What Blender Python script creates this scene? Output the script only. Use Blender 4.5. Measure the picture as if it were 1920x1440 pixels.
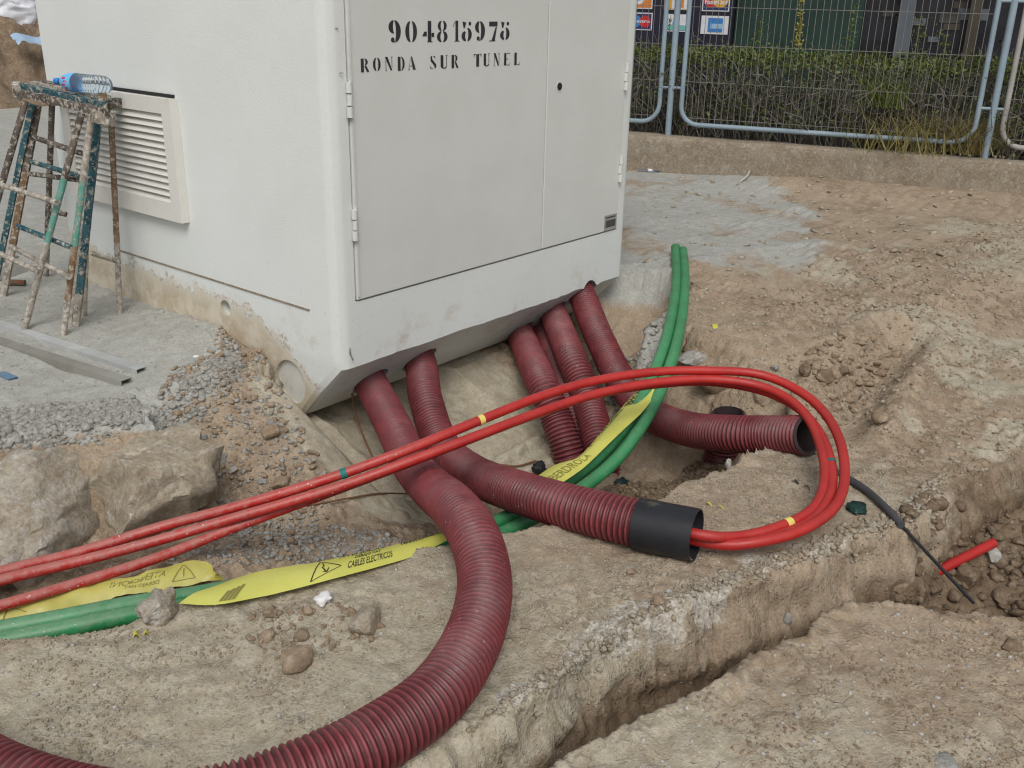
import bpy, bmesh, math, random
import numpy as np
from mathutils import Vector, Matrix

for o in list(bpy.data.objects): bpy.data.objects.remove(o)
S = bpy.context.scene
COL = S.collection

# ------------------------------------------------------------------ camera
F_PX, PITCH, YAW, ROLL = 1838.95, math.radians(21.5475), math.radians(50.8539), math.radians(1.2674)
CAM = np.array([-2.673, -3.091, 1.528])
FW = np.array([math.sin(YAW)*math.cos(PITCH), math.cos(YAW)*math.cos(PITCH), -math.sin(PITCH)])
RT0 = np.array([math.cos(YAW), -math.sin(YAW), 0.0]); UP0 = np.cross(RT0, FW)
RT = math.cos(ROLL)*RT0 + math.sin(ROLL)*UP0
UP = -math.sin(ROLL)*RT0 + math.cos(ROLL)*UP0
cd = bpy.data.cameras.new('camera'); cam = bpy.data.objects.new('camera', cd); COL.objects.link(cam)
cam.matrix_world = Matrix(((RT[0], UP[0], -FW[0], CAM[0]), (RT[1], UP[1], -FW[1], CAM[1]), (RT[2], UP[2], -FW[2], CAM[2]), (0, 0, 0, 1)))
cd.sensor_fit = 'HORIZONTAL'; cd.sensor_width = 36.0; cd.lens = 36.0*F_PX/1920.0
cd.clip_start = 0.05; cd.clip_end = 500
S.camera = cam

# ------------------------------------------------------------------ light
SUN_EL, SUN_AZ = math.radians(50), math.radians(230)      # azimuth clockwise from +Y
w = bpy.data.worlds.new('World'); S.world = w; w.use_nodes = True
nt = w.node_tree; bg = nt.nodes['Background']
sky = nt.nodes.new('ShaderNodeTexSky'); sky.sky_type = 'NISHITA'; sky.sun_disc = False
sky.sun_elevation = SUN_EL; sky.sun_rotation = SUN_AZ; sky.air_density = 1.0; sky.dust_density = 4.0; sky.ozone_density = 1.0
hs = nt.nodes.new('ShaderNodeHueSaturation'); hs.inputs['Saturation'].default_value = 0.34   # cloud-veiled, nearly grey sky
nt.links.new(sky.outputs[0], hs.inputs['Color']); nt.links.new(hs.outputs[0], bg.inputs[0])
bg.inputs[1].default_value = 0.125
sl = bpy.data.lights.new('sun', 'SUN'); so = bpy.data.objects.new('sun', sl); COL.objects.link(so)
sl.energy = 1.3; sl.angle = math.radians(26); sl.color = (1.0, 0.985, 0.955)
sd = Vector((math.sin(SUN_AZ)*math.cos(SUN_EL), math.cos(SUN_AZ)*math.cos(SUN_EL), math.sin(SUN_EL)))
so.rotation_euler = sd.to_track_quat('Z', 'Y').to_euler()
S.view_settings.view_transform = 'Standard'; S.view_settings.look = 'None'
S.cycles.filter_width = 1.2
S.view_settings.exposure = 0.0; S.view_settings.gamma = 1.0

# ------------------------------------------------------------------ pixel helpers (photo pixels, 1920 x 1440)
def ray(px): return (px[0]-960)/F_PX*RT - (px[1]-720)/F_PX*UP + FW
def PZ(px, z): d = ray(px); return CAM + d*((z-CAM[2])/d[2])
def PXX(px, x): d = ray(px); return CAM + d*((x-CAM[0])/d[0])
def PY(px, y): d = ray(px); return CAM + d*((y-CAM[1])/d[1])
def PT(px, t): return CAM + ray(px)*t
def PP(px, n, k): d = ray(px); n = np.array(n, float); return CAM + d*((k-n@CAM)/(n@d))
def SLANT(px): return PP(px, (0, 0.295/0.28, 1), 0)
def depth(p): return float((np.array(p)-CAM)@FW)

# ------------------------------------------------------------------ mesh helpers
def vec(a): return Vector((float(a[0]), float(a[1]), float(a[2])))
def wloc(o):
    l = Vector((0, 0, 0))
    while o is not None: l += o.location; o = o.parent
    return l
def obj(name, V, F, mat, parent=None, smooth=False, base=None):
    """one mesh object from world coordinates"""
    V = np.asarray(V, float)
    if base is None:
        if parent is None:
            base = np.array([(V[:, 0].min()+V[:, 0].max())/2, (V[:, 1].min()+V[:, 1].max())/2, V[:, 2].min()])
        else: base = V.mean(0)
    base = np.asarray(base, float)
    me = bpy.data.meshes.new(name)
    L = V-base
    if isinstance(F, np.ndarray):
        n, k = F.shape
        me.vertices.add(len(L)); me.vertices.foreach_set('co', L.astype(np.float32).ravel())
        me.loops.add(n*k); me.loops.foreach_set('vertex_index', F.astype(np.int32).ravel())
        me.polygons.add(n); me.polygons.foreach_set('loop_start', np.arange(0, n*k, k, dtype=np.int32))
        me.polygons.foreach_set('loop_total', np.full(n, k, dtype=np.int32))
        me.update(calc_edges=True)
    else:
        me.from_pydata(L.tolist(), [], F); me.update()
    if smooth: me.polygons.foreach_set('use_smooth', [True]*len(me.polygons))
    if mat is not None: me.materials.append(mat)
    o = bpy.data.objects.new(name, me); COL.objects.link(o)
    if parent is not None:
        o.parent = parent; o.location = vec(base)-wloc(parent)
    else: o.location = vec(base)
    return o
def tag(o, label, cat, group=None, kind=None):
    o['label'] = label; o['category'] = cat
    if group: o['group'] = group
    if kind: o['kind'] = kind
    return o
def struct(o): o['kind'] = 'structure'; return o
def stuff(o): o['kind'] = 'stuff'; return o
def thing(name, loc, label, cat, group=None):
    o = bpy.data.objects.new(name, None); COL.objects.link(o); o.location = vec(loc); o.empty_display_size = .05
    return tag(o, label, cat, group)
class MB:
    """collects pieces (verts, faces) for one mesh"""
    def __init__(s): s.V = []; s.F = []; s.n = 0
    def add(s, V, F):
        V = np.asarray(V, float); s.V.append(V)
        s.F += [tuple(int(i)+s.n for i in f) for f in F]; s.n += len(V); return s
    def box(s, a, b):
        (x0, y0, z0), (x1, y1, z1) = a, b
        V = [(x0, y0, z0), (x1, y0, z0), (x1, y1, z0), (x0, y1, z0), (x0, y0, z1), (x1, y0, z1), (x1, y1, z1), (x0, y1, z1)]
        return s.add(V, [(0, 3, 2, 1), (4, 5, 6, 7), (0, 1, 5, 4), (1, 2, 6, 5), (2, 3, 7, 6), (3, 0, 4, 7)])
    def obox(s, c, ax, ay, az):
        """box about c with half-axis vectors"""
        c, ax, ay, az = [np.asarray(q, float) for q in (c, ax, ay, az)]
        V = [c+i*ax+j*ay+k*az for k in (-1, 1) for i, j in ((-1, -1), (1, -1), (1, 1), (-1, 1))]
        return s.add(V, [(0, 3, 2, 1), (4, 5, 6, 7), (0, 1, 5, 4), (1, 2, 6, 5), (2, 3, 7, 6), (3, 0, 4, 7)])
    def tube(s, path, r, seg=12, caps=True):
        V, F = tube(path, r, seg); F = [tuple(f) for f in F]
        if caps:
            n = len(V); F.append(tuple(range(seg))[::-1]); F.append(tuple(range(n-seg, n)))
        return s.add(V, F)
    def build(s, name, mat, parent=None, smooth=False, base=None):
        return obj(name, np.concatenate(s.V), s.F, mat, parent, smooth, base)
def bevel(o, wd, seg=2):
    m = o.modifiers.new('bevel', 'BEVEL'); m.width = wd; m.segments = seg; m.limit_method = 'ANGLE'; m.angle_limit = math.radians(40)
    return o
def autosmooth(o, ang=40):
    me = o.data; bm = bmesh.new(); bm.from_mesh(me)
    for f in bm.faces: f.smooth = True
    for e in bm.edges:
        if len(e.link_faces) == 2 and e.calc_face_angle(0) > math.radians(ang): e.smooth = False
    bm.to_mesh(me); bm.free(); return o
def catmull(P, n=24):
    P = [np.asarray(p, float) for p in P]
    P = [2*P[0]-P[1]]+P+[2*P[-1]-P[-2]]; out = []
    for i in range(1, len(P)-2):
        p0, p1, p2, p3 = P[i-1:i+3]
        for k in range(n):
            t = k/n
            out.append(.5*((2*p1)+(-p0+p2)*t+(2*p0-5*p1+4*p2-p3)*t*t+(-p0+3*p1-3*p2+p3)*t**3))
    out.append(P[-2]); return np.array(out)
def resample(P, step=None, n=None):
    d = np.concatenate([[0], np.cumsum(np.linalg.norm(np.diff(P, axis=0), axis=1))])
    if n is None: n = max(2, int(d[-1]/step)+1)
    s = np.linspace(0, d[-1], n)
    return np.stack([np.interp(s, d, P[:, k]) for k in range(3)], 1)
def soft(P, it=3):
    P = P.copy()
    for _ in range(it): P[1:-1] = .25*P[:-2]+.5*P[1:-1]+.25*P[2:]
    return P
def frames(P):
    T = np.gradient(P, axis=0); T /= np.linalg.norm(T, axis=1)[:, None]
    N = np.zeros_like(P); a = np.array([0, 0, 1.]) if abs(T[0][2]) < .9 else np.array([1., 0, 0])
    N[0] = a-T[0]*(a@T[0]); N[0] /= np.linalg.norm(N[0])
    for i in range(1, len(P)):
        v = N[i-1]-T[i]*(N[i-1]@T[i]); N[i] = v/np.linalg.norm(v)
    return T, N, np.cross(T, N)
def tube(P, r, seg=12):
    P = np.asarray(P, float)
    if len(P) == 2: P = np.array([P[0], (P[0]+P[1])/2, P[1]])
    T, N, B = frames(P); r = np.broadcast_to(np.asarray(r, float), (len(P),))
    a = np.linspace(0, 2*math.pi, seg, endpoint=False)
    V = P[:, None, :]+r[:, None, None]*(np.cos(a)[None, :, None]*N[:, None, :]+np.sin(a)[None, :, None]*B[:, None, :])
    n = len(P); i = np.arange(n-1)[:, None]; j = np.arange(seg)[None, :]; j2 = (j+1) % seg
    F = np.stack([i*seg+j, i*seg+j2, (i+1)*seg+j2, (i+1)*seg+j], -1).reshape(-1, 4)
    return V.reshape(-1, 3), F

# ------------------------------------------------------------------ numpy noise
def _hash(ix, iy, seed):
    h = (ix*374761393+iy*668265263+seed*1442695041) & 0xffffffff
    h = ((h ^ (h >> 13))*1274126177) & 0xffffffff
    return ((h ^ (h >> 16)) & 0xffff)/65535.0
def vnoise(x, y, seed=0):
    ix = np.floor(x).astype(np.int64); iy = np.floor(y).astype(np.int64); fx = x-ix; fy = y-iy
    fx = fx*fx*fx*(fx*(fx*6-15)+10); fy = fy*fy*fy*(fy*(fy*6-15)+10)
    a = _hash(ix, iy, seed); b = _hash(ix+1, iy, seed); c = _hash(ix, iy+1, seed); d = _hash(ix+1, iy+1, seed)
    return (a*(1-fx)+b*fx)*(1-fy)+(c*(1-fx)+d*fx)*fy-.5
def fbm(x, y, sc, oc=4, seed=0, gain=.5):
    s = 0; a = 1.0
    for k in range(oc):
        c, sn = math.cos(k*1.1+.4), math.sin(k*1.1+.4)
        s = s+a*vnoise((x*c-y*sn)*sc+k*17.3, (x*sn+y*c)*sc-k*9.1, seed+k); sc *= 2.03; a *= gain
    return s
def lumps(x, y, sc, seed=0):
    """rounded clods: 0..1 bumps from jittered cells"""
    ix = np.floor(x*sc).astype(np.int64); iy = np.floor(y*sc).astype(np.int64); best = np.zeros_like(x)
    for dx in (-1, 0, 1):
        for dy in (-1, 0, 1):
            cx = ix+dx; cy = iy+dy
            jx = cx+_hash(cx, cy, seed); jy = cy+_hash(cx, cy, seed+7); rr = .25+.5*_hash(cx, cy, seed+13)
            d2 = ((x*sc-jx)**2+(y*sc-jy)**2)/(rr*rr)
            best = np.maximum(best, np.sqrt(np.clip(1-d2, 0, 1))*rr)
    return best
def sstep(a, b, x): t = np.clip((x-a)/(b-a), 0, 1); return t*t*(3-2*t)
def sdpoly(x, y, poly):
    """signed distance, negative inside"""
    poly = np.asarray(poly, float); d = np.full(x.shape, 1e9); ins = np.zeros(x.shape, bool); n = len(poly)
    for i in range(n):
        ax, ay = poly[i]; bx, by = poly[(i+1) % n]; ex, ey = bx-ax, by-ay
        t = np.clip(((x-ax)*ex+(y-ay)*ey)/(ex*ex+ey*ey+1e-12), 0, 1)
        d = np.minimum(d, (x-ax-t*ex)**2+(y-ay-t*ey)**2)
        c = ((ay > y) != (by > y)) & (x < (bx-ax)*(y-ay)/(by-ay+1e-12)+ax); ins ^= c
    d = np.sqrt(d); return np.where(ins, -d, d)
def dseg(x, y, line):
    d = np.full(x.shape, 1e9)
    for (ax, ay), (bx, by) in zip(line[:-1], line[1:]):
        ex, ey = bx-ax, by-ay; t = np.clip(((x-ax)*ex+(y-ay)*ey)/(ex*ex+ey*ey+1e-12), 0, 1)
        d = np.minimum(d, (x-ax-t*ex)**2+(y-ay-t*ey)**2)
    return np.sqrt(d)
def zp(z, L): return [tuple(PZ(q, z)[:2]) for q in L]

# ------------------------------------------------------------------ materials
MATS = {}
class NT:
    def __init__(s, name):
        s.m = bpy.data.materials.new(name); s.m.use_nodes = True; s.t = s.m.node_tree
        s.b = s.t.nodes['Principled BSDF']; s.co = s.t.nodes.new('ShaderNodeTexCoord'); MATS[name] = s.m
        s.geo = s.t.nodes.new('ShaderNodeNewGeometry')
    def link(s, a, b): s.t.links.new(a, b)
    def set(s, sock, v):
        if isinstance(v, bpy.types.NodeSocket): s.link(v, sock)
        elif isinstance(v, (tuple, list)) and len(v) == 3 and sock.type == 'RGBA': sock.default_value = (*v, 1)
        else: sock.default_value = v
    def noise(s, sc, det=5, rough=.6, vec_=None, out='Fac', dist=0):
        n = s.t.nodes.new('ShaderNodeTexNoise'); n.inputs['Scale'].default_value = sc; n.inputs['Detail'].default_value = det
        n.inputs['Roughness'].default_value = rough; n.inputs['Distortion'].default_value = dist
        s.link(vec_ or s.geo.outputs['Position'], n.inputs['Vector']); return n.outputs[out]
    def voro(s, sc, feat='F1', vec_=None, out='Distance', rnd=1):
        n = s.t.nodes.new('ShaderNodeTexVoronoi'); n.feature = feat; n.inputs['Scale'].default_value = sc; n.inputs['Randomness'].default_value = rnd
        s.link(vec_ or s.geo.outputs['Position'], n.inputs['Vector']); return n.outputs[out]
    def ramp(s, f, a, b, lo=0., hi=1.):
        n = s.t.nodes.new('ShaderNodeMapRange'); n.interpolation_type = 'SMOOTHSTEP'
        s.set(n.inputs[0], f); n.inputs[1].default_value = a; n.inputs[2].default_value = b
        n.inputs[3].default_value = lo; n.inputs[4].default_value = hi; return n.outputs[0]
    def math(s, op, a, b=0., c=0.):
        n = s.t.nodes.new('ShaderNodeMath'); n.operation = op
        s.set(n.inputs[0], a); s.set(n.inputs[1], b); s.set(n.inputs[2], c); return n.outputs[0]
    def mix(s, f, a, b, mode='MIX'):
        n = s.t.nodes.new('ShaderNodeMix'); n.data_type = 'RGBA'; n.blend_type = mode
        s.set(n.inputs[0], f); s.set(n.inputs[6], a); s.set(n.inputs[7], b); return n.outputs[2]
    def attr(s, name, out='Fac'):
        n = s.t.nodes.new('ShaderNodeAttribute'); n.attribute_name = name; return n.outputs[out]
    def sep(s, v, k):
        n = s.t.nodes.new('ShaderNodeSeparateXYZ'); s.link(v, n.inputs[0]); return n.outputs[k]
    def pos(s, k): return s.sep(s.geo.outputs['Position'], k)
    def bump(s, h, st=.4, dist=.01, prev=None):
        n = s.t.nodes.new('ShaderNodeBump'); n.inputs['Strength'].default_value = st; n.inputs['Distance'].default_value = dist
        s.link(h, n.inputs['Height'])
        if prev is not None: s.link(prev, n.inputs['Normal'])
        return n.outputs[0]
    def out(s, col, rough=.8, metal=0., nrm=None, spec=.3):
        s.set(s.b.inputs['Base Color'], col); s.set(s.b.inputs['Roughness'], rough); s.set(s.b.inputs['Metallic'], metal)
        s.b.inputs['Specular IOR Level'].default_value = spec
        if nrm is not None: s.link(nrm, s.b.inputs['Normal'])
        return s.m

def mat_soil():
    n = NT('soil')
    n1 = n.noise(2.2, 4, .62); n2 = n.noise(14, 4, .65); n3 = n.noise(90, 2, .7); nb = n.noise(5.5, 5, .7)
    c = n.mix(n.ramp(n1, .36, .64), (.245, .184, .125), (.335, .263, .187))
    c = n.mix(n.ramp(n2, .42, .62, 0, .75), c, (.378, .304, .222))
    def mk(name, lo, hi, amp, nz):
        v = n.math('ADD', n.attr(name), n.math('MULTIPLY', n.math('SUBTRACT', nz, .5), amp)); return n.ramp(v, lo, hi)
    pale = mk('pale', .3, .7, .9, nb); grey = mk('grey', .34, .74, 1.0, nb); crust = mk('crust', .42, .66, 1.1, n2); damp_shade = mk('damp_shade', .25, .75, .9, nb)
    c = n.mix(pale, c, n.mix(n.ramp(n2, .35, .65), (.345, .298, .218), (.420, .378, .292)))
    c = n.mix(damp_shade, c, n.mix(n.ramp(n2, .35, .65), (.142, .100, .064), (.212, .155, .103)))
    c = n.mix(grey, c, n.mix(n.ramp(n2, .32, .68), (.330, .326, .292), (.400, .398, .362)))
    c = n.mix(n.math('MULTIPLY', crust, .7), c, n.mix(n.ramp(n3, .35, .65), (.38, .355, .30), (.53, .51, .46)))
    g = n.ramp(n3, .30, .70, .86, 1.10)
    gc = n.t.nodes.new('ShaderNodeCombineColor'); [n.link(g, gc.inputs[k]) for k in range(3)]
    c = n.mix(1., c, gc.outputs[0], 'MULTIPLY')
    # small embedded chips
    vd = n.voro(58); vc = n.voro(58, out='Color'); pick = n.math('GREATER_THAN', n.sep(vc, 0), .86)
    chip = n.math('MULTIPLY', n.ramp(vd, .20, .26, 1, 0), pick)
    c = n.mix(n.math('MULTIPLY', chip, .8), c, n.mix(n.sep(vc, 1), (.26, .24, .21), (.52, .50, .46)))
    cr = n.voro(8.5, 'DISTANCE_TO_EDGE', vec_=n.mix(.05, n.geo.outputs['Position'], n.noise(9, 2, out='Color'), 'LINEAR_LIGHT'))
    crack = n.math('MULTIPLY', n.ramp(cr, .0, .020, 0, 1), 1.)
    gsm = n.math('SUBTRACT', 1.0, n.math('MULTIPLY', n.attr('smooth'), .88))
    gr1 = n.math('MULTIPLY', n.ramp(n.voro(75), .0, .55, 1, 0), n.ramp(n.noise(8, 3), .35, .65, .25, 1))
    h = n.math('MULTIPLY', n.math('ADD', n.math('ADD', n.math('MULTIPLY', n.noise(30, 4, .7), .8), n.math('MULTIPLY', gr1, .38)), n.math('MULTIPLY', chip, .2)), gsm)
    nr = n.bump(h, .55, .014); nr = n.bump(n.voro(230), .45, .004, nr)
    cm = n.math('MULTIPLY', n.attr('crack'), n.ramp(n.noise(9, 3), .50, .56))
    nr = n.bump(n.math('MULTIPLY', n.math('SUBTRACT', crack, 1.0), cm), .6, .010, nr)
    return n.out(c, .95, 0, nr, .15)
def mat_rock(name, a, b, c3, bs=1.):
    n = NT(name); oi = n.t.nodes.new('ShaderNodeObjectInfo')
    k1 = n.noise(9, 6, .65); k2 = n.noise(60, 5, .7); k0 = n.noise(23, 5, .7)
    c = n.mix(n.ramp(k1, .35, .65), a, b); c = n.mix(n.ramp(k0, .5, .68), c, c3)
    g = n.ramp(k2, .3, .7, .75, 1.15); gc = n.t.nodes.new('ShaderNodeCombineColor'); [n.link(g, gc.inputs[k]) for k in range(3)]
    c = n.mix(1., c, gc.outputs[0], 'MULTIPLY')
    nr = n.bump(n.noise(45, 7, .72), .8*bs, .02); nr = n.bump(n.noise(220, 4, .7), .5, .004, nr)
    return n.out(c, .95, 0, nr, .15)
def mat_pipe():
    n = NT('corrugated_maroon')
    k = n.noise(6, 5, .6); k2 = n.noise(26, 6, .7); nz = n.sep(n.geo.outputs['Normal'], 2)
    rib_shade = n.attr('rib_shade'); c = n.mix(n.ramp(k, .4, .62), (.185, .024, .032), (.262, .029, .037))
    c = n.mix(n.math('MULTIPLY', rib_shade, n.ramp(k2, .25, .7, .35, .8)), n.mix(.80, c, (.034, .010, .012)), n.mix(.20, c, (.40, .14, .14)))  # groove shade painted as dark maroon; ridges lightened as highlight and scuffed dust
    dust = n.math('MULTIPLY', n.ramp(nz, -.1, .95), n.ramp(n.noise(4, 5, .7), .45, .72))
    c = n.mix(n.math('MULTIPLY', dust, .22), c, (.38, .24, .23))
    sp = n.math('MULTIPLY', n.ramp(n.noise(85, 4, .75), .64, .70), n.ramp(n.noise(3.2, 3), .46, .60))
    c = n.mix(n.math('MULTIPLY', sp, .75), c, (.62, .55, .52))
    return n.out(c, n.ramp(k2, .3, .7, .38, .62), 0, n.bump(k2, .08, .004), .45)
def mat_duct(name, a, b, dustc, smax=.7):
    n = NT(name); k = n.noise(5, 5, .6); k2 = n.noise(34, 6, .72); nz = n.sep(n.geo.outputs['Normal'], 2)
    c = n.mix(n.ramp(k, .4, .62), a, b)
    d = n.math('MULTIPLY', n.attr('dust'), n.ramp(n.math('ADD', k2, n.math('MULTIPLY', nz, .22)), .40, .78))
    c = n.mix(n.math('MULTIPLY', d, smax), c, dustc)
    sp = n.math('MULTIPLY', n.ramp(n.noise(75, 3, .6), .66, .72), n.ramp(n.attr('dust'), .1, .5))
    c = n.mix(n.math('MULTIPLY', sp, .8), c, (.62, .56, .5))
    return n.out(c, n.ramp(k2, .3, .7, .34, .55), 0, n.bump(k2, .05, .003), .45)
def mat_paint(name, a, b, rough=.55, bs=.15, sc=90, dirt=None, damt=.25):
    n = NT(name); k = n.noise(3, 5, .6); k2 = n.noise(sc, 4, .7)
    c = n.mix(n.ramp(k, .35, .65), a, b)
    if dirt: c = n.mix(n.math('MULTIPLY', n.ramp(n.noise(7, 8, .75), .56, .76), damt), c, dirt)
    return n.out(c, rough, 0, n.bump(k2, bs, .003), .35)
def mat_spatter(name, base, base2, plaster=(.52, .47, .40), thr=.5, bs=.5):
    n = NT(name); k = n.noise(38, 6, .75); k2 = n.noise(70, 5, .72); k3 = n.noise(12, 4)
    c = n.mix(n.ramp(k3, .4, .6), base, base2)
    m = n.ramp(k, thr-.03, thr+.04); c = n.mix(m, c, n.mix(n.ramp(k2, .35, .65), tuple(v*.62 for v in plaster), plaster))
    c = n.mix(n.ramp(k2, .66, .72), c, (.10, .075, .055))
    return n.out(c, .85, 0, n.bump(n.math('ADD', m, n.math('MULTIPLY', k2, .6)), bs, .006), .2)
def mat_cabinet():
    n = NT('cabinet_concrete'); x = n.pos(0); y = n.pos(1); z = n.pos(2)
    k = n.noise(2.0, 6, .6); k2 = n.noise(11, 7, .72); k3 = n.noise(130, 3, .7)
    c = n.mix(n.ramp(k, .3, .7), (.640, .665, .642), (.675, .698, .678))
    c = n.mix(n.math('MULTIPLY', n.ramp(k2, .60, .80), .22), c, (.55, .50, .42))
    # earth stain on the lower plinth of the long side: its own ragged outline, left by the soil it was buried in
    hgt = n.math('ADD', n.math('MULTIPLY', y, .045), n.math('MULTIPLY', n.math('SUBTRACT', k2, .5), .34))
    side = n.ramp(x, -.052, -.03, 1, 0); yy = n.ramp(y, -.02, .62, -.20, .10)
    st = n.math('MULTIPLY', n.ramp(n.math('SUBTRACT', z, n.math('ADD', hgt, yy)), -.05, .06, 1, 0), side)
    c = n.mix(n.math('MULTIPLY', st, .82), c, n.mix(n.ramp(k2, .35, .62), (.40, .31, .19), (.56, .49, .37)))
    rim = n.math('MULTIPLY', n.math('MULTIPLY', n.ramp(n.math('ABSOLUTE', n.math('SUBTRACT', z, n.math('ADD', n.math('ADD', hgt, yy), .012))), .0, .016, 1, 0), side), n.ramp(n.noise(40, 4, .7), .46, .56))
    c = n.mix(n.math('MULTIPLY', rim, .75), c, (.26, .19, .12))
    # smudges on the sill under the doors
    fr = n.math('MULTIPLY', n.ramp(z, .30, .0, 0, 1), n.ramp(n.noise(5, 6, .75), .50, .72))
    c = n.mix(n.math('MULTIPLY', fr, .55), c, (.42, .34, .24))
    dots = n.math('MULTIPLY', n.ramp(n.voro(26), .06, .10, 1, 0), n.math('GREATER_THAN', n.sep(n.voro(26, out='Color'), 0), .90))
    c = n.mix(n.math('MULTIPLY', dots, .55), c, (.33, .29, .24))
    spl = n.math('MULTIPLY', n.ramp(z, .75, .1, 0, 1), n.ramp(n.noise(60, 3, .6), .66, .72)); c = n.mix(n.math('MULTIPLY', spl, .5), c, (.40, .32, .22))
    nr = n.bump(k3, .35, .004); nr = n.bump(k2, .12, .01, nr)
    return n.out(c, .75, 0, nr, .3)
def mat_flat(name, c, rough=.6, metal=0, spec=.3): n = NT(name); n.m.diffuse_color = (*c, 1); k = n.noise(30, 4); return n.out(n.mix(n.ramp(k, .3, .7), tuple(v*.86 for v in c), c), rough, metal, None, spec)
def mat_leaf(name, a, b, c3):
    n = NT(name); k = n.noise(11, 3); v = n.sep(n.t.nodes.new('ShaderNodeTexWhiteNoise').outputs[1], 0) if False else n.noise(37, 2)
    c = n.mix(n.ramp(k, .38, .62), a, b); c = n.mix(n.ramp(v, .60, .70), c, c3)
    m = n.out(c, .5, 0, None, .35); n.b.inputs['Transmission Weight'].default_value = 0; return m

SOIL = mat_soil()
ROCK_TAN = mat_rock('rock_tan', (.305, .225, .150), (.390, .298, .205), (.440, .362, .272))
ROCK_PALE = mat_rock('rock_pale', (.375, .310, .224), (.455, .394, .302), (.515, .475, .400))
ROCK_GREY = mat_rock('rock_grey', (.335, .322, .288), (.425, .412, .375), (.48, .468, .435))
ROCK_WHITE = mat_rock('rock_white', (.38, .365, .335), (.47, .455, .425), (.53, .52, .495), .5)
ROCK_CRUST = mat_rock('rock_crusted', (.42, .35, .26), (.52, .475, .395), (.58, .55, .49), 1.2)
ROCK_BROWN = mat_rock('rock_brown', (.185, .132, .087), (.258, .192, .131), (.310, .243, .173))
PIPE = mat_pipe()
RED = mat_duct('red_plastic', (.36, .016, .014), (.43, .022, .018), (.38, .23, .19), .55)
GREEN = mat_duct('green_plastic', (.016, .20, .065), (.024, .255, .090), (.30, .32, .25), .5)
CAB = mat_cabinet()
DOOR = mat_paint('door_paint', (.588, .602, .572), (.618, .630, .602), .5, .10, 70, (.47, .44, .38), .22)
VENT = mat_paint('louvre_paint', (.62, .61, .56), (.67, .66, .61), .55, .1, 60, (.45, .40, .32), .25)
INK = mat_paint('stencil_ink', (.018, .018, .022), (.040, .040, .046), .7, .1, 90)
DARK = mat_flat('dark_gap', (.025, .025, .025), .9)
BLACK = mat_paint('black_plastic', (.012, .013, .016), (.022, .023, .027), .42, .08, 50, (.24, .20, .15), .55)
CABLE = mat_flat('black_cable', (.030, .031, .035), .5)
SLEEVE = mat_paint('cable_sleeve', (.050, .050, .055), (.075, .075, .080), .6, .2, 40, (.22, .19, .15), .3)
STEEL = mat_paint('galvanised_steel', (.33, .34, .33), (.46, .47, .46), .55, .12, 40, (.25, .23, .19), .6)
STEELD = mat_paint('dusty_steel', (.19, .185, .155), (.27, .265, .235), .7, .15, 40, (.36, .35, .32), .6)
STEELB = mat_paint('blue_painted_steel', (.07, .17, .30), (.22, .25, .25), .6, .15, 40, (.34, .33, .30), .7)
FENCE = mat_paint('fence_blue_paint', (.215, .285, .335), (.255, .325, .375), .55, .1, 60, (.25, .21, .16), .4)
FENCEG = mat_paint('fence_grey_worn', (.30, .29, .27), (.38, .37, .35), .6, .15, 60, (.22, .18, .13), .5)
WIRE = mat_flat('fence_wire', (.21, .205, .185), .6)
WIREW = mat_flat('fence_wire_pale', (.60, .60, .56), .55)
LOWWALL = mat_rock('low_wall_concrete', (.255, .206, .149), (.310, .264, .200), (.360, .336, .286), .6)
YELLOW = mat_duct('yellow_tape', (.56, .56, .075), (.62, .62, .10), (.50, .46, .25), .55)
YELLOWD = mat_duct('dusty_yellow_tape', (.43, .40, .070), (.50, .46, .09), (.42, .36, .18), .7)
PRINT = mat_flat('tape_print', (.03, .03, .025), .7)
PRINTF = mat_flat('tape_print_faded', (.24, .22, .06), .8)
WHITE = mat_paint('white_plastic', (.72, .74, .78), (.80, .82, .86), .6, .2, 30)
COPPER = mat_flat('brown_wire', (.19, .10, .055), .6)
TINW = mat_flat('steel_wire', (.42, .40, .36), .5, .4)
BANDY = mat_flat('band_yellow', (.74, .60, .16), .55)
BANDT = mat_flat('band_teal', (.018, .16, .15), .55)

# ------------------------------------------------------------------ the ground
SLABZ = -.15
near_rim = zp(SLABZ, [(0, 1215), (150, 1195), (250, 1168), (300, 1140), (430, 1124), (560, 1090), (700, 1045), (850, 1012), (960, 990), (1190, 938), (1290, 893), (1390, 848)])
near_rim = [(-3.6, .35), (-2.6, -.14)]+near_rim
core = near_rim+[(.95, -1.62), (1.04, -1.50), (1.02, -1.28), (1.06, -1.02), (1.08, -.80), (1.16, -.55), (1.30, -.36), (.75, -.40), (.25, -.36),
        (-.15, -.47), (-.45, -.42), (-.72, -.27), (-1.02, -.10), (-1.35, .10), (-1.7, .28), (-2.6, .80), (-3.6, 1.2)]
trB_far = [(-3.2, -1.55), (-2.2, -1.66)]+zp(SLABZ, [(900, 1365), (1000, 1310), (1102, 1237), (1180, 1185), (1272, 1142), (1405, 1099), (1537, 1041), (1697, 993), (1760, 945), (1768, 905), (1920, 835)])+[(2.6, -2.75), (4.2, -3.5)]
trB_near = [(-3.2, -1.86), (-2.2, -1.93)]+zp(SLABZ, [(1038, 1440), (1075, 1408), (1192, 1360), (1240, 1322), (1314, 1296), (1410, 1232), (1537, 1152), (1612, 1120), (1686, 1123), (1750, 1137), (1920, 1168)])+[(.5, -3.5), (.9, -4.6)]
trB = trB_far+[(4.2, -4.6)]+trB_near[::-1]
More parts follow.
